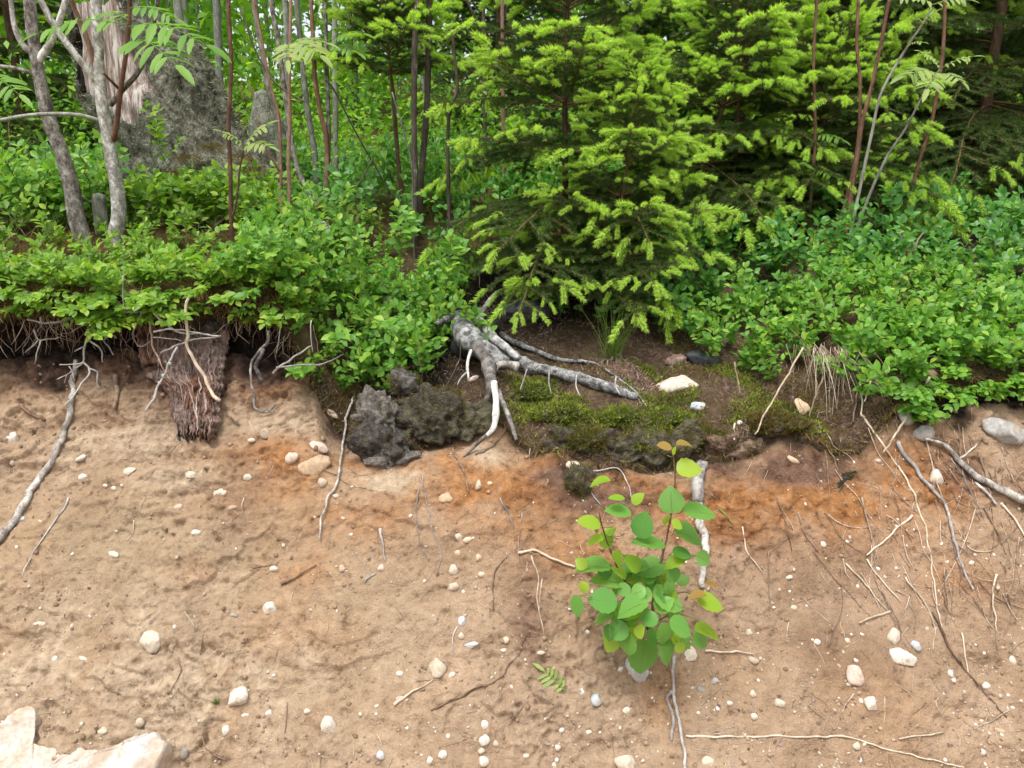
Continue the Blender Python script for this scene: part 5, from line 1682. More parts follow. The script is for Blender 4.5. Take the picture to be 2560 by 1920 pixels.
twig_on(2, [(655, 190), (690, 280), (718, 318)], 4, 5, 2.75, 'grey_bark')
twig_on(1, [(600, 20), (640, 130), (690, 210), (760, 255)], 4, 5, 2.85, 'dark_bark')
twig_on(2, [(640, 300), (665, 370), (700, 430)], 4, 6, 2.72)
twig_on(12, [(1160, -20), (1180, 30), (1208, 75)], 7, 8, 4.2, 'dark_bark')
twig_on(6, [(1060, 600), (1000, 520), (900, 350), (838, 230), (815, 200)], 3, 5, 3.2, 'dark_bark')
twig_on(2, [(930, 400), (890, 470), (820, 525), (800, 540)], 4, 5, 2.9, 'dark_bark')
for i, x0, y0, x1, y1, Y0, Y1, mt in [(2, 725, 110, 800, 138, 2.72, 2.60, 'rowan_pale'), (2, 724, 112, 720, 150, 2.72, 2.58, 'rowan_pale'), (2, 726, 108, 815, 108, 2.74, 2.7, 'rowan_pale'),
                                      (0, 612, 366, 668, 312, 2.52, 2.50, 'rowan_pale'), (0, 612, 366, 555, 330, 2.52, 2.48, 'rowan_pale'), (0, 612, 367, 672, 366, 2.52, 2.46, 'rowan_pale'),
                                      (7, 835, 100, 905, 85, 3.3, 3.2, 'rowan'), (7, 830, 120, 890, 130, 3.3, 3.2, 'rowan'),
                                      (17, 2350, 172, 2308, 132, 2.72, 2.7, 'rowan_pale'), (17, 2350, 172, 2432, 142, 2.72, 2.66, 'rowan_pale'), (17, 2345, 185, 2262, 190, 2.72, 2.65, 'rowan_pale'),
                                      (17, 2345, 185, 2405, 205, 2.72, 2.62, 'rowan_pale'), (17, 2340, 180, 2320, 222, 2.72, 2.6, 'rowan_pale'),
                                      (16, 2305, 62, 2342, 28, 2.78, 2.76, 'rowan_pale'), (16, 2305, 62, 2285, 40, 2.78, 2.75, 'rowan_pale'), (16, 2268, 112, 2308, 106, 2.78, 2.74, 'rowan_pale'),
                                      (16, 2330, 10, 2240, -10, 2.78, 2.74, 'rowan_pale'), (16, 2330, 12, 2420, 0, 2.78, 2.74, 'rowan_pale'),
                                      (19, 2040, 340, 2105, 350, 2.98, 2.9, 'rowan'), (19, 2030, 425, 2010, 410, 2.98, 2.92, 'rowan'), (19, 2032, 428, 2085, 440, 2.98, 2.9, 'rowan')]:
    e, P = SAP_O[i]
    rowan_leaf(e, P[-1], at(x0, y0, Y0), at(x1, y1, Y1), UPC, mt, 6, .38, x0 + y1)
    if i == 0 and x1 == 668:
        stem_tube([(612, 366), (600, 420), (592, 500), (580, 545)], 4, 6, 2.53, 5)[0].obj('branch', M['brown_bark'], e, base=P[-1])
    if i == 17 and x1 == 2308:
        stem_tube([(2350, 172), (2330, 200), (2316, 222)], 4, 5, 2.75, 5)[0].obj('branch', M['grey_bark'], e, base=P[-1])
# torn red base of the stem group
p = at(787, 510, 3.28)
m = rock_mb(np.random.RandomState(4), (.05, .04, .04), 3, 3, .5)
m.v[0] += p
m.obj('torn_base', M['rot'], SAP_O[3][0], base=SAP_O[3][1][-1])

# ---------------------------------------------------------------- spruces
SHOOT_N = [0]


def spruce(label, base, height, whorls, rmax, seed, lean=(0, 0), hero=0, z0=.12, az_bias=None, r_trunk=.016, droop=0., skip_front=None, scale_bias=1.0):
    rs = np.random.RandomState(seed)
    base = np.asarray(base, float)
    e = empty('spruce_tree', base, label, 'tree')
    ax = np.array((lean[0], lean[1], 1.))
    P = np.array([ax * height * t + np.array((.01 * pn(t * 3, seed), .01 * pn(t * 3, seed + 5), 0)) for t in np.linspace(-.04, 1, 14)])
    MB().tube(P, [r_trunk, r_trunk * .25], 8, n=40, rough=.15).obj('trunk', M['spruce_bark'], e)
    cands = []
    for w in range(whorls):
        f = z0 + (1 - z0) * (w / whorls) ** 1.0
        nb = rs.randint(5, 8)
        a0 = rs.uniform(0, 6.28)
        for k in range(nb + 2):
            inter = k >= nb
            ff = f + (rs.uniform(.2, .8) * (1 - z0) / whorls if inter else rs.uniform(-.008, .008))
            if ff > .985:
                continue
            a = a0 + k * 2 * math.pi / nb + rs.normal() * .2
            ln = rmax * (1 - ff) ** .75 * rs.uniform(.82, 1.15) * (.5 if inter else 1) + .06
            elev = np.interp(ff, [0, .3, .7, 1], [-.34, 0.0, .42, .98]) + rs.normal() * .08 - droop
            cands.append((ff, a, ln, elev))
    for ff, a, ln, elev in cands:
        d = np.array((math.cos(a) * math.cos(elev), math.sin(a) * math.cos(elev), math.sin(elev)))
        pos = ax * height * ff
        wpos = base + pos + d * ln * .8
        # skip what stands right in the lens or far behind the crown for hidden trees
        bi = min(range(len(BRANCH)), key=lambda i: abs(BRANCH[i]['L'] - ln) + rs.rand() * .1)
        br = BRANCH[bi]
        sc = ln / br['L']
        R = frame(d, np.array((0, 0, 1.)) + rs.normal(size=3) * .10)
        b = put('branch', br['me'], e, pos, R, sc)
        inv = 1 / sc
        if hero and math.sin(a) < .25 and SHOOT_N[0] + len(br['tips']) <= hero:
            for p, t, s in br['tips']:
                Rr = frame(np.asarray(t) + np.array((0, 0, -.10)), (rs.normal() * .3, rs.normal() * .2, 1))
                put('shoot', SHOOTS[rs.randint(6)], b, p, Rr, s * min(1.35, inv ** .5) * rs.uniform(.6, 1.2))
                SHOOT_N[0] += 1
        elif base[1] < 3.8 or rs.rand() < .4:
            put('new_growth', br['grow'], b, (0, 0, 0), np.eye(3), 1.0)
    return e


def sp_base(px, py, Y):
    p = at(px, py, Y)
    return np.array((p[0], Y, float(floor_h(p[0], Y)) - .01))


spruce('main young spruce with bright new tips standing behind the silver root stump', sp_base(1412, 400, 2.82), 1.55, 9, .55, 1, hero=300, z0=.14, r_trunk=.014)
SHOOT_N[0] = 0
spruce('smaller spruce leaning outward beside the main spruce trunk', sp_base(1505, 500, 2.62), .84, 7, .34, 2, lean=(.14, -.03), z0=.16, hero=300, r_trunk=.009)
spruce('spruce between the sapling group and the main spruce', sp_base(1010, 500, 3.45), 1.25, 7, .46, 3, lean=(-.05, -.06), z0=.52, r_trunk=.012)
spruce('spruce with slanting leader behind the main spruce on the rowan fan side', sp_base(1720, 500, 3.25), 1.15, 9, .55, 4, lean=(.22, 0), z0=.18, r_trunk=.012)
spruce('low spreading spruce behind the rowan stem fan', sp_base(2010, 500, 3.30), .74, 7, .62, 5, lean=(.10, -.05), z0=.22, r_trunk=.011)
spruce('dark tall spruce at the shaded picture edge', sp_base(2430, 500, 3.9), 2.3, 12, .95, 6, z0=.14, r_trunk=.035)
spruce('spruce half hidden behind the rowan fan and low spruce', sp_base(2180, 400, 4.3), 2.2, 11, .85, 7, z0=.08, r_trunk=.03)
spruce('background spruce filling the gap behind the slanting leader', sp_base(1850, 300, 4.6), 2.4, 11, .85, 8, z0=.06, r_trunk=.03)
spruce('background spruce straight behind the main spruce', sp_base(1500, 300, 4.8), 2.2, 11, .80, 9, z0=.06, r_trunk=.03)
spruce('shadowy spruce behind the corner rowans', sp_base(60, 300, 4.4), 2.2, 11, .85, 10, z0=.12, r_trunk=.03)
spruce('far spruce at the outer edge of the shaded thicket', sp_base(2620, 300, 5.2), 3.0, 12, 1.1, 11, z0=.05, r_trunk=.04)
spruce('far spruce seen over the low spreading spruce', sp_base(2060, 200, 6.2), 3.2, 12, 1.1, 12, z0=.05, r_trunk=.04)
spruce('far spruce seen past the dark twin trunks', sp_base(1250, 200, 6.6), 3.0, 12, 1.0, 13, z0=.05, r_trunk=.04)

# ---------------------------------------------------------------- bilberry shrubs
BIL_ME = [MB().add(p[0], *p[1]).mesh('leaf', [M['bilberry']]) for p in (P_BIL, P_BIL2)]
BILL_ME = [MB().add(p[0], *p[1]).mesh('leaf', [M['bilberry_light']]) for p in (P_BIL, P_BIL2)]
BILD_ME = [MB().add(p[0], *p[1]).mesh('leaf', [M['bilberry_deep']]) for p in (P_BIL, P_BIL2)]


def bil_thing(px, py, Y, h, ls, label, deep=False, lean=(0, -.25), seed=0, nb=4, spread=.6, group='bilberry shrubs on the moss mat'):
    rs = np.random.RandomState(seed)
    if Y is None:
        b, _ = hit(px, py, 'floor')
    else:
        p = at(px, py, Y)
        b, _ = drop(p[0], Y)
        if abs(b[2] - p[2]) > .12:
            b = p
    stems, lp, ld, ln_, ls_ = bilberry(rs, h, ls, lean, spread, nb)
    e = empty('bilberry_shrub', b, label, 'shrub', group)
    mb = MB()
    for P, r0, r1 in stems:
        mb.tube(P, [r0, r1], 4)
    mb.obj('stem', M['bilberry_stem'], e)
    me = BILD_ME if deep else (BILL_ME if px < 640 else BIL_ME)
    for i in range(len(lp)):
        put('leaf', me[i % 2], e, lp[i], frame(ld[i], ln_[i]), ls_[i])
    return e


def bil_mass(name, label, spots, deep, lsz, seed, hr=(.10, .20), var=14, nb=4, dens=1.0, lean=(0, -.2)):
    rs = np.random.RandomState(seed)
    protos = [bilberry(np.random.RandomState(seed * 50 + k), 1.0 * .16, lsz, (lean[0] + rs.normal() * .2, lean[1] + rs.normal() * .15) + tuple(lean[2:]), .7, nb, dens) for k in range(var)]
    mbl, mbs = MB(), MB()
    mats = [M[deep if isinstance(deep, str) else ('bilberry_deep' if deep else 'bilberry')], M['bilberry_stem']]
    st_arr = []
    for stems, *_ in protos:
        m = MB()
        for P, r0, r1 in stems:
            m.tube(P, [r0, r1], 3)
        st_arr.append((np.vstack(m.v), m.f))
    for (x, y, z, h) in spots:
        k = rs.randint(var)
        s = h / .16
        Rz = rot_z(rs.normal() * .7) * s
        stems, lp, ld, ln_, ls_ = protos[k]
        b = np.array((x, y, z))
        R = frames(ld @ Rz.T, ln_ @ Rz.T) * (ls_ * s ** .35)[:, None, None]
        mbl.scatter(P_BIL if rs.rand() < .6 else P_BIL2, R, lp @ Rz.T + b, rs.uniform(0, 1, len(lp)))
        mbl.add(st_arr[k][0] @ Rz.T + b, *st_arr[k][1], mi=1, rnd=rs.rand())
    o = mbl.obj(name, mats)
    return tag(o, label, 'undergrowth', kind='stuff')


rs = np.random.RandomState(5)


def spots_in(n, x0, x1, y0, y1, h0, h1, dens=None, seed=1):
    r = np.random.RandomState(seed)
    out = []
    t = 0
    while len(out) < n and t < n * 30:
        t += 1
        x, y = r.uniform(x0, x1), r.uniform(y0, y1)
        if y < float(lip(x)) + .01:
            continue
        if dens is not None and r.rand() > dens(x, y):
            continue
        out.append((x, y, float(floor_h(x, y)) - .008, r.uniform(h0, h1)))
    return out


# sparse, low carpet over the moss mat on the left
bil_mass('bilberry_carpet', 'low bright bilberry carpet over the moss mat', spots_in(105, -1.75, -.50, 2.0, 3.3, .07, .15, lambda x, y: .03 + .97 * sst(.0, .3, pn(x * 4, y * 4, 2)) , 2), 'bilberry_light', .029, 2, lean=(0, -.45))
bil_mass('bilberry_edge', 'bilberry shrubs along the front edge of the moss mat', [(x_, float(lip(x_)) + q_, float(floor_h(x_, lip(x_) + q_)) - .008, h_) for x_, q_, h_ in zip(rs.uniform(-1.75, -.55, 150), rs.uniform(.0, .30, 150), rs.uniform(.06, .14, 150)) if rs.rand() < .6 + .4 * sst(-.15, .2, pn(x_ * 5, 5.1))], 'bilberry_light', .030, 33, lean=(0, -1.3, .8))
bil_mass('bilberry_edge', 'bilberry shrubs along the mat edge above the dark hollow', [(x_, float(lip(x_)) + q_, float(floor_h(x_, lip(x_) + q_)) - .008, h_) for x_, q_, h_ in zip(rs.uniform(.95, 1.75, 90), rs.uniform(.0, .30, 90), rs.uniform(.08, .15, 90))], False, .030, 34, lean=(0, -1.1, .8))
# dense clump hanging over the lip left of the silver stump
bil_mass('bilberry_clump', 'dense bright bilberry clump hanging over the bank beside the silver root stump', spots_in(170, -.74, -.20, 2.0, 2.85, .13, .24, lambda x, y: sst(2.12, 2.3, y + .25 * sst(-.5, -.64, x)), 3), False, .029, 3, lean=(.05, -.8))
bil_mass('bilberry_fringe', 'bilberry sprigs drooping over the front of the moss mat', [(x_, float(lip(x_)) + .004, float(floor_h(x_, lip(x_))) - z_, h_) for x_, z_, h_ in zip(rs.uniform(-1.75, -.56, 95), rs.uniform(-.02, .055, 95), rs.uniform(.06, .14, 95)) if rs.rand() < .35 + .65 * sst(-.15, .2, pn(x_ * 5, 3.3))], 'bilberry_light', .029, 13, lean=(0, -1.0, -.55))
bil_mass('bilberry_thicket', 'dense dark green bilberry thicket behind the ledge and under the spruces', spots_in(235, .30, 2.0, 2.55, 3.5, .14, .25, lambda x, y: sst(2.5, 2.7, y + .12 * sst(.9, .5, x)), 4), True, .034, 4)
bil_mass('bilberry_fringe', 'light green bilberry fringe over the dry grass and dark hollow', spots_in(200, .62, 1.9, 1.98, 2.75, .09, .18, lambda x, y: sst(2.15, 2.45, y + .5 * sst(.75, 1.1, x)), 5), False, .030, 5, lean=(-.05, -.9))
bil_mass('bilberry_foot', 'bilberries around the foot of the tall lichen stump', spots_in(60, -1.45, -.85, 2.8, 3.02, .13, .24, None, 26), 'bilberry_light', .034, 26)
bil_mass('bilberry_screen', 'tall bilberries growing behind the corner rowans and before the stump foot', spots_in(55, -2.1, -1.42, 2.75, 3.05, .22, .36, None, 16), False, .036, 16)
bil_mass('bilberry_fringe', 'bilberry sprigs drooping over the dark hollow at the picture edge', [(x_, float(lip(x_)) + .004, float(floor_h(x_, lip(x_))) - z_, h_) for x_, z_, h_ in zip(rs.uniform(1.02, 1.7, 55), rs.uniform(-.02, .05, 55), rs.uniform(.06, .13, 55))], False, .029, 17, lean=(-.1, -1.0, -.4))
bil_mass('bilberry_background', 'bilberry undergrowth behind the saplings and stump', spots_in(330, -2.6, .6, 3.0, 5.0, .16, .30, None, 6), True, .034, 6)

_lab = [
    # px, py, Y, h, leaf, deep, lean, label
    (45, 690, 2.10, .13, .030, 0, 'bilberry shrub at the picture edge above the bowed grey twig'),
    (30, 745, 2.06, .12, .028, 0, 'yellowish bilberry shrub drooping at the picture edge over dark soil'),
    (140, 730, 2.07, .12, .032, 0, 'bilberry shrub drooping just above the bowed grey twig'),
    (215, 690, 2.14, .13, .031, 0, 'bilberry shrub on the moss straight above the forked twig'),
    (300, 700, 2.10, .10, .034, 0, 'broad-leaved bilberry sprig above the flat-lying twig'),
    (380, 740, 2.05, .09, .030, 0, 'bilberry sprig drooping in front of the rotten stump top'),
    (455, 735, 2.06, .09, .026, 0, 'bilberry sprig at the upper end of the pale hanging root'),
    (560, 770, 2.05, .10, .028, 0, 'bilberry sprig hanging over the dark hollow beside the rotten stump'),
    (640, 745, 2.07, .11, .028, 0, 'bilberry sprig at the start of the dense hanging clump'),
    (560, 640, 2.30, .14, .028, 0, 'bilberry shrub between the moss patch and the forked saplings'),
    (330, 590, 2.40, .14, .030, 0, 'bilberry shrub at the foot of the slim rowan'),
    (110, 600, 2.40, .15, .032, 0, 'bilberry shrub at the foot of the thick rowan'),
    (470, 560, 2.50, .15, .030, 0, 'bilberry shrub below the tall lichen stump'),
    (430, 420, 2.75, .24, .034, 0, 'tall bilberry shrub reaching up in front of the tall stump'),
    (30, 520, 2.60, .22, .034, 0, 'tall bilberry shrub behind the thick rowan at the edge'),
    (640, 560, 2.45, .14, .028, 0, 'bilberry shrub beside the base of the forked saplings'),
    (760, 640, 2.35, .17, .030, 0, 'bilberry shrub with upright shoots in front of the bleached log'),
    (860, 600, 2.45, .22, .034, 0, 'tall broad-leaved bilberry shrub before the torn red base'),
    (900, 680, 2.25, .17, .030, 0, 'bilberry shrub on the crest of the dense hanging clump'),
    (1000, 650, 2.40, .20, .034, 0, 'bilberry shrub beneath the twin dark trunks'),
    (1110, 720, 2.35, .20, .040, 0, 'large-leaved bilberry shoot beside the upright broken stub'),
    (1190, 770, 2.38, .13, .034, 0, 'bilberry shoot growing on top of the silver stump'),
    (760, 800, 2.05, .12, .028, 0, 'yellow-green bilberry sprig at the lowest fringe of the hanging clump'),
    (850, 820, 2.04, .12, .028, 0, 'bilberry sprig drooping deepest from the hanging clump'),
    (960, 790, 2.08, .12, .028, 0, 'bilberry sprig over the dark hole beside the silver stump'),
    (1160, 800, 2.33, .07, .018, 0, 'tiny pale bilberry shoot sprouting from the silver stump'),
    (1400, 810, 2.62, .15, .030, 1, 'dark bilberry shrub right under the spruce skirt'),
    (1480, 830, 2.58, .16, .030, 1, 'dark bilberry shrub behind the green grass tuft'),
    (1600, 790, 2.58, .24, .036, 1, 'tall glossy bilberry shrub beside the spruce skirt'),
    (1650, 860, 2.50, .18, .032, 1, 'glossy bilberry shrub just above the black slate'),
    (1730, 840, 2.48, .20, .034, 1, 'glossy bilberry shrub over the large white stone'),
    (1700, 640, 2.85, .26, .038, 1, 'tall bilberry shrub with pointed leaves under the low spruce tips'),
    (1850, 760, 2.50, .20, .032, 0, 'bilberry shrub in the middle of the right-hand thicket front'),
    (1900, 880, 2.30, .11, .026, 0, 'small separate bilberry sprig above the mossy ledge litter'),
    (1990, 840, 2.33, .14, .028, 0, 'bilberry sprig above the dry hanging grass'),
    (2110, 870, 2.20, .15, .028, 0, 'bilberry shrub overhanging the dry grass clump'),
    (2160, 940, 2.08, .12, .026, 0, 'bilberry sprig hanging lowest over the dry grass stalks'),
    (2225, 975, 2.02, .10, .028, 0, 'bright bilberry sprig above the two greyish stones'),
    (2280, 860, 2.15, .15, .028, 0, 'bilberry shrub above the weathered split wood'),
    (2400, 800, 2.25, .16, .030, 0, 'bilberry shrub on the crest near the picture edge'),
    (2540, 870, 2.12, .15, .032, 0, 'bilberry shrub drooping at the picture edge above the pale stone'),
    (2540, 960, 2.06, .10, .030, 0, 'lowest bilberry sprig at the picture edge beside the dark hollow'),
    (2450, 690, 2.55, .24, .040, 1, 'tall bilberry shrub with pale bluish leaves against the spruce shade'),
    (2330, 690, 2.60, .20, .034, 1, 'bilberry shrub beside the reddish dead twigs'),
    (2230, 560, 2.85, .30, .040, 1, 'tall bilberry shrub leaning among the rowan stem fan'),
    (2060, 640, 2.75, .26, .036, 1, 'bilberry shrub at the foot of the rowan stem fan'),
]
for i, (px, py, Y, h, ls, dp, lb) in enumerate(_lab):
    over = Y < 2.12
    bil_thing(px, py + h * 250 / Y * (0 if over else 1), Y, h, ls, lb, bool(dp), (np.random.RandomState(i).normal() * .25, -1.0, -.25) if over else (np.random.RandomState(i).normal() * .25, -.3), 700 + i, nb=5,
              group='bilberry shrubs along the bank top')

# bare and dead stems poking out of the shrubs
r = np.random.RandomState(55)
mb = MB()
for k in range(330):
    x = r.uniform(-1.7, 1.8)
    y = float(lip(x)) + r.uniform(.0, .9)
    if -.2 < x < .75 and y < 2.5:
        continue
    z = float(floor_h(x, y))
    d = np.array((r.normal() * .5, -.3 + r.normal() * .4, 1.))
    L = r.uniform(.08, .24)
    P = [np.array((x, y, z - .01))]
    for i in range(6):
        d = nrm(d + r.normal(size=3) * .28)
        P.append(P[-1] + d * L / 6)
    w_ = r.uniform(.0007, .0015)
    mb.tube(P, [w_, w_ * .5], 3, rnd=r.rand())
tag(mb.obj('dead_stem_scatter', M['brown_twig']), 'bare brown dead stems poking out of the bilberries', 'twigs', kind='stuff')

# ---------------------------------------------------------------- moss, litter, hanging fibres
def cover(name, label, mat, n, xr, yr, size, mask, seed, up=.9, blades=4, width=.16, cat='moss', tilt=.6):
    r = np.random.RandomState(seed)
    x, y = r.uniform(*xr, n), None
    y = lip(x) + r.uniform(*yr, n)
    k = r.rand(n) < mask(x, y)
    x, y = x[k], y[k]
    z = floor_h(x, y) + .010 * fbm(x * 24, y * 24, 3, 3) + .005 * fbm(x * 80, y * 80, 5, 2) - .022 * np.exp(-((y - lip(x)) / .02) ** 2)
    P = np.stack([x, y, z - .002], 1)
    P = np.repeat(P, blades, 0)
    P += r.normal(size=P.shape) * np.array((.004, .004, .001))
    D = nrm_rows(r.normal(size=P.shape) * tilt + np.array((0, -.15, up)))
    blade = (np.array([(-width, 0, 0), (width, 0, 0), (0, 1, .12)]), [np.array([(0, 1, 2)])])
    Rm = frames(D, r.normal(size=D.shape)) * (r.uniform(.6, 1.25, len(P)) * size)[:, None, None]
    tone = np.clip(.5 + .9 * fbm(P[:, 0] * 7, P[:, 1] * 7, seed, 2) + r.normal(size=len(P)) * .16, 0, .99)
    o = MB().scatter(blade, Rm, P, tone).obj(name, M[mat])
    return tag(o, label, cat, kind='stuff')


def _ledge(x, y):
    return sst(-.05, .05, x) * (1 - sst(.72, 1.0, x)) * (1 - sst(2.45, 2.6, y))


cover('green_moss', 'bright green moss on the ledge under the silver roots', 'moss', 16000, (-.06, .85), (0, .45), .011,
      lambda x, y: _ledge(x, y) * sst(-.05, .35, fbm(x * 6, y * 6, 14, 2) + .5 * np.exp(-(((x - .06) / .13) ** 2 + ((y - 2.02) / .1) ** 2)) + .25 * np.exp(-(((x - .42) / .2) ** 2 + ((y - 1.95) / .08) ** 2))), 21, blades=5, width=.22)
cover('russet_moss', 'russet moss and haircap on the ledge', 'moss_red', 12000, (-.35, 1.0), (0, .65), .012, lambda x, y: sst(-.4, -.2, x) * sst(0, .3, fbm(x * 5 + 3, y * 5, 24, 2)), 22, blades=3, width=.14)
cover('brown_moss', 'golden brown feathery moss on the mat', 'moss_brown', 32000, (-1.8, -.45), (-.012, 1.0), .019, lambda x, y: sst(-.35, .15, fbm(x * 5, y * 5, 34, 2)), 23, blades=4, width=.06, tilt=1.0)
cover('brown_moss', 'brown moss under the bilberry thicket', 'moss_brown', 9000, (.7, 1.8), (-.01, .6), .016, lambda x, y: .8 + 0 * x, 24, blades=4, width=.07, tilt=1.0)
cover('needle_litter', 'brown needle and leaf litter on the ledge', 'litter', 20000, (-.55, 1.2), (-.005, .75), .020, lambda x, y: .45 + .55 * sst(-.1, .3, fbm(x * 4, y * 4, 44, 2)), 25, up=.15, blades=2, width=.065, cat='litter', tilt=1.0)

# moss strands clothing the front face of the mat
r = np.random.RandomState(31)
n_ = 15000
x = r.uniform(-1.8, 1.8, n_)
kf = r.rand(n_) < np.where(x < -.5, 1, np.where(x > .95, .8, .35)) * (.45 + .55 * sst(-.2, .2, pn(x * 6, 1.1)))
x = x[kf]
t_ = r.uniform(0, 1, len(x)) ** 1.3
th_ = .060 + .022 * pn(x * 6, 1.2) + .014 * pn(x * 22, 5.5) + .02 * sst(-.45, -.65, x)
L_ = lip(x)
P = np.stack([x, L_ - .010 + r.normal(size=len(x)) * .006, floor_h(x, L_) - .02 - t_ * th_ * .8], 1)
D = nrm_rows(r.normal(size=P.shape) * .55 + np.array((0, -.6, -.55)))
blade = (np.array([(-.07, 0, 0), (.07, 0, 0), (0, 1, .12)]), [np.array([(0, 1, 2)])])
Rm = frames(D, r.normal(size=D.shape)) * (r.uniform(.5, 1.3, len(P)) * .026)[:, None, None]
tag(MB().scatter(blade, Rm, P, np.clip(.35 + .8 * fbm(P[:, 0] * 6, P[:, 2] * 6, 3, 2) + r.normal(size=len(P)) * .2, 0, .99)).obj('moss_fringe', M['moss_brown']), 'brown-olive moss hanging over the front of the mat', 'moss', kind='stuff')
# fringe of fine hanging roots along the underside of the mat
r = np.random.RandomState(8)
mb = MB()
for k in range(900):
    x = r.uniform(-1.6, 1.6) if k < 560 else r.uniform(-1.5, -.45)
    y = float(lip(x)) + r.uniform(-.015, .08)
    z = float(floor_h(x, y)) - r.uniform(.03, .08)
    L = r.uniform(.02, .10) * (1.35 if x < -.3 else .7)
    P = [np.array((x, y, z))]
    d = np.array((r.normal() * .3, -.25, -1.))
    for i in range(6):
        d = nrm(d + r.normal(size=3) * .35 + np.array((0, 0, -.15)))
        P.append(P[-1] + d * L / 6)
    w_ = r.uniform(.0006, .0016)
    mb.tube(P, [w_, w_ * .4], 3, rnd=r.rand())
tag(mb.obj('root_fibres', M['tan_root']), 'fine rootlets hanging from the torn turf edge', 'roots', kind='stuff')
# fine litter of rootlets on the slope
mb = MB()
for k in range(800):
    a, b = r.uniform(-40, 2600), r.uniform(1000, 1960)
    if a < 1700 and r.rand() < .62:
        continue
    L = r.uniform(15, 70)
    th = r.normal() * .9 + 1.57
    pts = [(a + math.cos(th) * L * t + r.normal() * 2, b + math.sin(th) * L * t) for t in (0, .33, .66, 1)]
    P = []
    for q in pts:
        p, n = hit(q[0], q[1], 'soil')
        P.append(p + n * .0012)
    mb.tube(P, [r.uniform(.0005, .0011), .0004], 3, n=7, rnd=r.rand())
tag(mb.obj('rootlet_litter', M['straw']), 'fine dry rootlets and needles strewn over the slope', 'litter', kind='stuff')


# raised moss cushions on the ledge
for q, (x_, y_, w_, h_, mt, lb) in enumerate([
        (1318, 985, 130, 46, 'moss', 'brightest yellow-green moss cushion under the long silver root'), (1400, 1035, 120, 44, 'moss', 'green moss cushion in front of the silver root, above the turf edge'),
        (1545, 1045, 130, 46, 'moss', 'green moss cushion below the end of the long silver root'), (1660, 1050, 120, 40, 'moss', 'green moss cushion below the large white stone'),
        (1620, 1110, 130, 50, 'moss', 'moss cushion hanging over the turf edge above the aspen'), (1760, 1085, 120, 40, 'moss_red', 'russet moss cushion beside the blue-grey stone'),
        (1480, 1100, 110, 44, 'moss_red', 'russet moss cushion on the turf edge behind the aspen tip'), (1930, 1060, 140, 40, 'moss_red', 'russet moss cushion around the yellowish stone'),
        (1100, 1010, 160, 50, 'moss_red', 'russet moss cushion on top of the dark moss-grown clod')]):
    rq = np.random.RandomState(640 + q)
    p, n = hit(x_, y_)
    e = empty('moss_cushion', p, lb, 'moss')
    m = rock_mb(rq, (px2m(w_, p) * .5, px2m(w_, p) * .36, px2m(h_, p) * .55), 4, 0, .35)
    v = m.v[0]
    v = v + nrm_rows(v) * (.006 * fbm(v[:, 0] * 60 + q * 7, v[:, 1] * 60, v[:, 2] * 60, 3))[:, None]
    MB().add(v, *m.f).obj('turf', M['peat_moss'], e)
    vi = v[v[:, 2] > -.012]
    Pq = np.repeat(vi[rq.randint(len(vi), size=900)], 4, 0) + rq.normal(size=(3600, 3)) * .003
    Dq = nrm_rows(nrm_rows(Pq) * .5 + rq.normal(size=Pq.shape) * .45 + np.array((0, -.1, .7)))
    Rq = frames(Dq, rq.normal(size=Dq.shape)) * (rq.uniform(.007, .013, len(Pq)))[:, None, None]
    bq = (np.array([(-.2, 0, 0), (.2, 0, 0), (0, 1, .12)]), [np.array([(0, 1, 2)])])
    MB().scatter(bq, Rq, Pq, np.clip(.55 + .6 * fbm(Pq[:, 0] * 20, Pq[:, 1] * 20, q, 2) + rq.normal(size=len(Pq)) * .2, 0, .99)).obj('moss_leaves', M[mt], e)['kind'] = 'stuff'

# bark flakes and dead leaf bits
mb = MB()
fl = leaf_proto([(.3, .22), (.7, .25), (1, 0)], .3, .3)
Rm, Tm = [], []
for k in range(1500):
    a, b = r.uniform(-40, 2600), r.uniform(900, 1960)
    if fbm(a / 160., b / 160., 2.2, 2) < .05 - .15 * (a > 1700):
        continue
    p, n = hit(a, b)
    if p[1] > 2.6:
        continue
    s_ = r.uniform(.003, .012)
    d = np.cross(n, r.normal(size=3))
    Rm.append(frame(d, n + r.normal(size=3) * .3) * s_)
    Tm.append(p + n * .002)
mb.scatter(fl, np.array(Rm), np.array(Tm), r.uniform(0, 1, len(Tm)))
M['flake'] = moss_mat('bark_flake', (.12, .075, .06), (.30, .21, .18), (.46, .36, .33))
tag(mb.obj('bark_flake_litter', M['flake']), 'brown and pinkish bark flakes strewn on the bank', 'litter', kind='stuff')


# ---------------------------------------------------------------- grass
def grass(label, px, py, Y, n, L, mat, lean, seed, spread=.02, w=.0012, drop_=.5, name='grass_tuft'):
    r = np.random.RandomState(seed)
    b, _ = (hit(px, py) if Y is None else (at(px, py, Y), 0))
    e = empty(name, b, label, 'grass')
    mb = MB()
    for k in range(n):
        p = np.array((r.normal() * spread, r.normal() * spread * .6, 0))
        d = nrm(np.array((lean[0] + r.normal() * .28, lean[1] + r.normal() * .25, lean[2])))
        l = L * r.uniform(.5, 1.1)
        P = [p]
        for i in range(7):
            d = nrm(d + np.array((0, -.02, -drop_ * .12 * (i / 6))) + r.normal(size=3) * .03)
            P.append(P[-1] + d * l / 7)
        mb.tube(P, [w, w * .35], 3, rnd=r.rand())
    mb.obj('blade_tuft', M[mat], e)
    return e


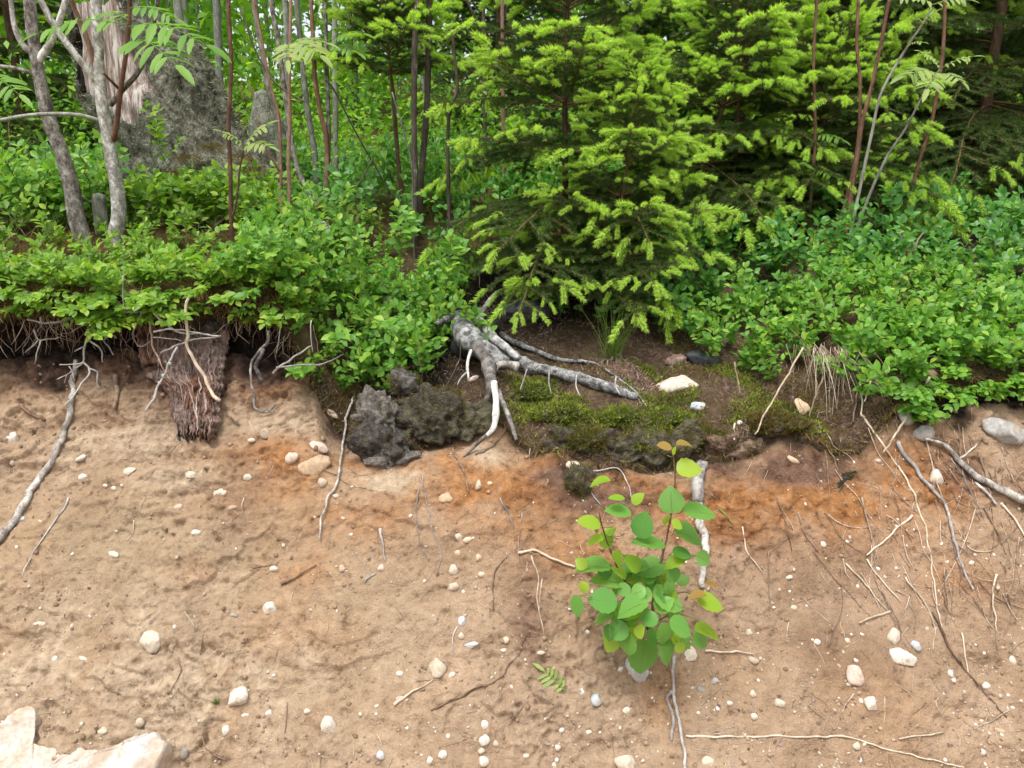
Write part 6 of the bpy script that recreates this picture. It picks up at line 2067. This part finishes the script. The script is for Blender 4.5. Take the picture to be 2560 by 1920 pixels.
grass('fine green grass tuft with a straw-coloured base on the ledge', 1530, 900, None, 60, .19, 'grass', (.05, -.1, 1), 1, .016)
grass('withered straw skirt around the green grass tuft', 1535, 905, None, 60, .09, 'straw', (.05, -.5, .35), 2, .02, drop_=2.5)
grass('dry hanging grass clump under the bilberry fringe', 2065, 868, 2.12, 70, .20, 'straw', (.12, -.6, -.55), 3, .05, .0009, 1.0)
grass('second dry grass wisp hanging over the dark hollow', 2205, 935, 2.08, 30, .13, 'straw', (-.05, -.4, -.8), 4, .03, .001, 1.0)
grass('thin green grass blades in the bilberry shade', 2260, 640, 2.75, 12, .20, 'grass', (.25, -.1, 1), 5, .02)
grass('tiny green grass sprout beside the sunken white stone', 540, 1760, None, 8, .03, 'grass', (-.1, -.3, 1), 6, .003)

# reddish dead twigs in the right thicket
stick('dead_red_twig', 'reddish dead twig fork standing in the thicket by the lone stem', 'twig', 'rot', [(2250, 580), (2258, 600), (2266, 622), (2272, 660)], 4, 6, 2.6, subs=[([(2310, 580), (2290, 610), (2270, 640)], 4, 5, 2.6)])

# ---------------------------------------------------------------- aspen sapling
bs, _ = hit(1612, 1640, 'soil')
AY = bs[1]
AS = empty('aspen_sapling', bs, 'young aspen with round green leaves growing out of the bare slope', 'sapling')


def az(x, y):
    return 1400 + x / 2.591, 1080 + y / 2.591


def asp_stem(pts, Ys, r0, r1):
    P = np.array([at(*az(x, y), yy) for (x, y), yy in zip(pts, np.linspace(Ys[0], Ys[1], len(pts)))])
    MB().tube(P, [r0, r1], 7, n=30).obj('stem', M['brown_bark' if r0 > .002 else 'bilberry_stem'], AS, base=bs)


asp_stem([(560, 1440), (590, 1200), (620, 990), (655, 830), (690, 690), (725, 500), (745, 330), (740, 200), (725, 110)], (AY, AY - .06), .0034, .0013)
asp_stem([(575, 1300), (500, 1080), (400, 930), (330, 780), (270, 600), (255, 520)], (AY, AY - .09), .0028, .001)
asp_stem([(600, 1180), (660, 850), (662, 690)], (AY, AY - .01), .003, .002)
asp_stem([(585, 1260), (720, 1180), (850, 1200), (950, 1250)], (AY, AY - .07), .002, .0009)
asp_stem([(610, 1120), (780, 1040), (900, 1060)], (AY, AY - .05), .002, .0009)
ASP_ME = {k: [MB().add(p[0], *p[1]).mesh('leaf', [M[k]]) for p in (P_ASPEN, P_ASPEN2)] for k in ('aspen', 'aspen_young', 'aspen_bronze')}
VEIN = MB().tube(np.array([(0, 0, .004), (0, .5, -.018), (0, .94, -.078)]), [.010, .004], 3, n=6).mesh('vein', [M['rowan_pale']])
ALEAF = [  # cx, cy, len, wid, direction of tip in degrees (image, y down), kind
    (535, 1460, 240, 195, 92, 0), (720, 440, 185, 190, -95, 0), (905, 515, 235, 112, 5, 0), (840, 235, 180, 140, -15, 1), (675, 90, 105, 55, 195, 2), (805, 75, 110, 45, -10, 2),
    (375, 510, 185, 85, 190, 0), (505, 430, 105, 75, -60, 1), (365, 425, 115, 40, 185, 1), (260, 318, 145, 48, 178, 1), (185, 585, 170, 90, 195, 1), (235, 600, 120, 70, 60, 2), (300, 700, 130, 110, 60, 1),
    (225, 700, 120, 60, 170, 1), (535, 600, 190, 150, -80, 0), (840, 665, 220, 130, 15, 0), (795, 785, 140, 78, 10, 0), (740, 845, 150, 85, 170, 1), (570, 715, 240, 80, 190, 0), (215, 865, 240, 105, 190, 0),
    (580, 880, 215, 140, 165, 0), (310, 955, 230, 120, 200, 0), (275, 1090, 205, 165, 190, 0), (465, 1130, 230, 140, 165, 0), (110, 1130, 150, 90, 100, 0), (285, 1195, 150, 85, 160, 0),
    (375, 1290, 150, 140, 130, 0), (440, 1380, 160, 135, 100, 0), (580, 1215, 120, 105, 150, 0), (518, 1290, 105, 70, -85, 1), (705, 1085, 240, 155, 25, 0), (675, 1310, 160, 125, 80, 0),
    (785, 1265, 180, 125, 30, 0), (690, 1430, 190, 130, 60, 0), (910, 1350, 130, 110, 40, 0), (960, 1295, 190, 92, 10, 1), (975, 1105, 195, 115, 15, 1), (890, 1055, 125, 50, 185, 2), (990, 985, 105, 34, 5, 2),
    (375, 820, 115, 80, 100, 1), (455, 935, 120, 90, 60, 0), (155, 1010, 85, 75, 110, 1), (735, 930, 120, 95, 80, 0), (475, 1210, 115, 70, 140, 0), (780, 1400, 80, 75, 60, 1), (500, 870, 160, 90, 180, 0),
    (760, 600, 90, 60, 30, 1), (690, 570, 80, 40, -70, 1), (600, 1330, 120, 90, 110, 0), (330, 640, 80, 60, -50, 1), (740, 120, 60, 25, -80, 1)]
_ra = np.random.RandomState(12)
for _k in range(44):
    _t = _ra.rand()
    _cx, _cy = 520 + _ra.normal() * 150, 820 + 560 * _t
    ALEAF.append((_cx, _cy, _ra.uniform(90, 150), _ra.uniform(60, 125), math.degrees(math.atan2(_cy - 950, _cx - 560)) + _ra.normal() * 40, 0 if _ra.rand() < .8 else 1))
for i, (cx, cy, ln, wd, dg, kd) in enumerate(ALEAF):
    r = np.random.RandomState(i)
    x, y = az(cx, cy)
    Yl = AY - .05 - .05 * r.rand() - (.05 if cy > 1000 else 0) + (.05 if kd == 0 and i % 5 == 0 else 0) + (.03 if i >= 51 else 0)
    c = at(x, y, Yl)
    L = px2m(ln / 2.591, c) * .96
    a = RAD(dg)
    right, upi = np.array((1., 0, 0)), _u
    d = nrm(right * math.cos(a) - upi * math.sin(a) - _f * .05)
    view = -nrm(c)
    til = math.acos(np.clip(wd / (ln * .96), .18, 1))
    side = np.cross(d, view)
    s = 1 if (side @ upi) < 0 else -1
    nn = view * math.cos(til) + np.cross(view, d) * math.sin(til)
    if nn @ np.array((0, 0, 1.)) < (view * math.cos(til) - np.cross(view, d) * math.sin(til)) @ np.array((0, 0, 1.)):
        nn = view * math.cos(til) - np.cross(view, d) * math.sin(til)
    key = ('aspen', 'aspen_young', 'aspen_bronze')[kd]
    lf = put('leaf', ASP_ME[key][i % 2], AS, c - d * L * .5 - bs, frame(d, nn), L)
    if kd == 0:
        put('vein', VEIN, lf, (0, 0, 0), np.eye(3), 1.0)
    # stalk to the nearest stem
    p0 = c - d * L * .5
    q = at(*az(*(np.array((cx, cy)) * .45 + np.array((600, 1000 if cy > 900 else cy + 60)) * .55)), AY - .02)
    P = np.array([q * .55 + p0 * .45, (q * .2 + p0 * .8) + np.array((0, 0, -.004)), p0])
    MB().tube(P, [.0009, .0006], 4, n=8).obj('leaf_stalk', M['bilberry_stem'], AS, base=bs)

# fallen rowan leaf on the slope
p, n = hit(1378, 1715, 'soil')
FE = empty('fallen_leaf', p, 'pale green rowan leaf lying on the bare slope', 'leaf')
h0, h1 = hit(1412, 1735, 'soil')[0], hit(1358, 1685, 'soil')[0]
rowan_leaf(FE, p, h0 + n * .008, h1 + n * .008, nrm(n + np.array((0, -.6, .3))), 'rowan_pale', 5, .5, 3, .05)
stick('pale_sprig', 'tiny pale green sprig on the soil beside the peeling root', 'sprig', 'bilberry_stem', [(1796, 1270), (1815, 1290), (1830, 1310)], 4, 3, 's', lift=3)

# ---------------------------------------------------------------- the forest behind, read as one mass
r = np.random.RandomState(77)


P_TINY = leaf_proto([(.48, .27), (1, 0)], .25, .2)


def leaf_cloud(mb, C, n, rad, size, seed, flatten=.8):
    q = np.random.RandomState(seed)
    D = nrm_rows(q.normal(size=(n, 3)))
    rr_ = q.uniform(0, 1, n) ** .45
    P = np.asarray(C) + D * rr_[:, None] * np.asarray(rad)
    N = nrm_rows(q.normal(size=(n, 3)) * .6 + np.array((0, -.35, .8)))
    DD = nrm_rows(q.normal(size=(n, 3)) + D * .5 + np.array((0, 0, -.2)))
    Rm = frames(DD, N) * (size * q.uniform(.6, 1.25, n))[:, None, None]
    mb.scatter(P_TINY, Rm, P, np.clip(q.uniform(0, 1, n) * .8 + .2 * q.rand(), 0, .99))


mb = MB()
# low broadleaf undergrowth, 3.6 - 9 m
k = 0
for t in range(420):
    y = 3.7 + 6.5 * r.rand() ** 1.3
    x = r.uniform(-.95, .95) * y
    if x > .25 * y and r.rand() < .65:
        continue
    z = float(floor_h(x, y))
    h = r.uniform(.15, .5) * (1 + .12 * (y - 3.7))
    leaf_cloud(mb, (x, y, z + h * .6), int(110 * (1 if y < 6 else 1.2)), (.26 + .04 * y, .24, h), .040 + .006 * (y - 3.7), t)
tag(mb.obj('undergrowth', M['under']), 'bright green broadleaf undergrowth filling the forest behind the saplings', 'undergrowth', kind='stuff')
# foliage of the far young forest, up to the top of the view and above
mb = MB()
for t in range(820):
    y = 6.5 + 12 * r.rand() ** .8
    x = r.uniform(-.95, .95) * y
    z = float(floor_h(x, y))
    zz = z + r.uniform(.3, 1.0 + .30 * y)
    leaf_cloud(mb, (x, y, zz), 120, (.9, .8, .65), .085 + .006 * y, 3000 + t)
tag(mb.obj('forest', M['under']), 'far young broadleaf forest behind everything', 'forest', kind='stuff')
mb = MB()
for t in range(90):
    y = r.uniform(6, 17)
    x = r.uniform(-.9, .9) * y
    z = float(floor_h(x, y))
    w = r.uniform(.012, .05)
    P = np.array([(x, y, z - .1), (x + r.normal() * .06, y, z + 2), (x + r.normal() * .15, y, z + 5), (x + r.normal() * .3, y, z + 9)])
    mb.tube(P, [w, w * .55], 6, n=12, rough=.1, rnd=r.rand())
tag(mb.obj('forest_stems', M['grey_bark']), 'thin grey stems of the far young forest', 'forest', kind='stuff')

# unseen leaf clouds added above the view to shade the forest below
mb = MB()
for t in range(210):
    y = r.uniform(3.3, 10.0)
    x = r.uniform(-.9, 1.1) * y
    if x < -.1 * y and y < 6:
        continue
    zz = max(.34 * y + .9, float(floor_h(x, y)) + 2.2) + r.uniform(0, 2.2)
    leaf_cloud(mb, (x, y, zz), 110, (.75, .7, .45), .11, 7000 + t)
tag(mb.obj('shade_canopy', M['under']), 'unseen leafy crowns added above the view to shade the forest', 'forest', kind='stuff')
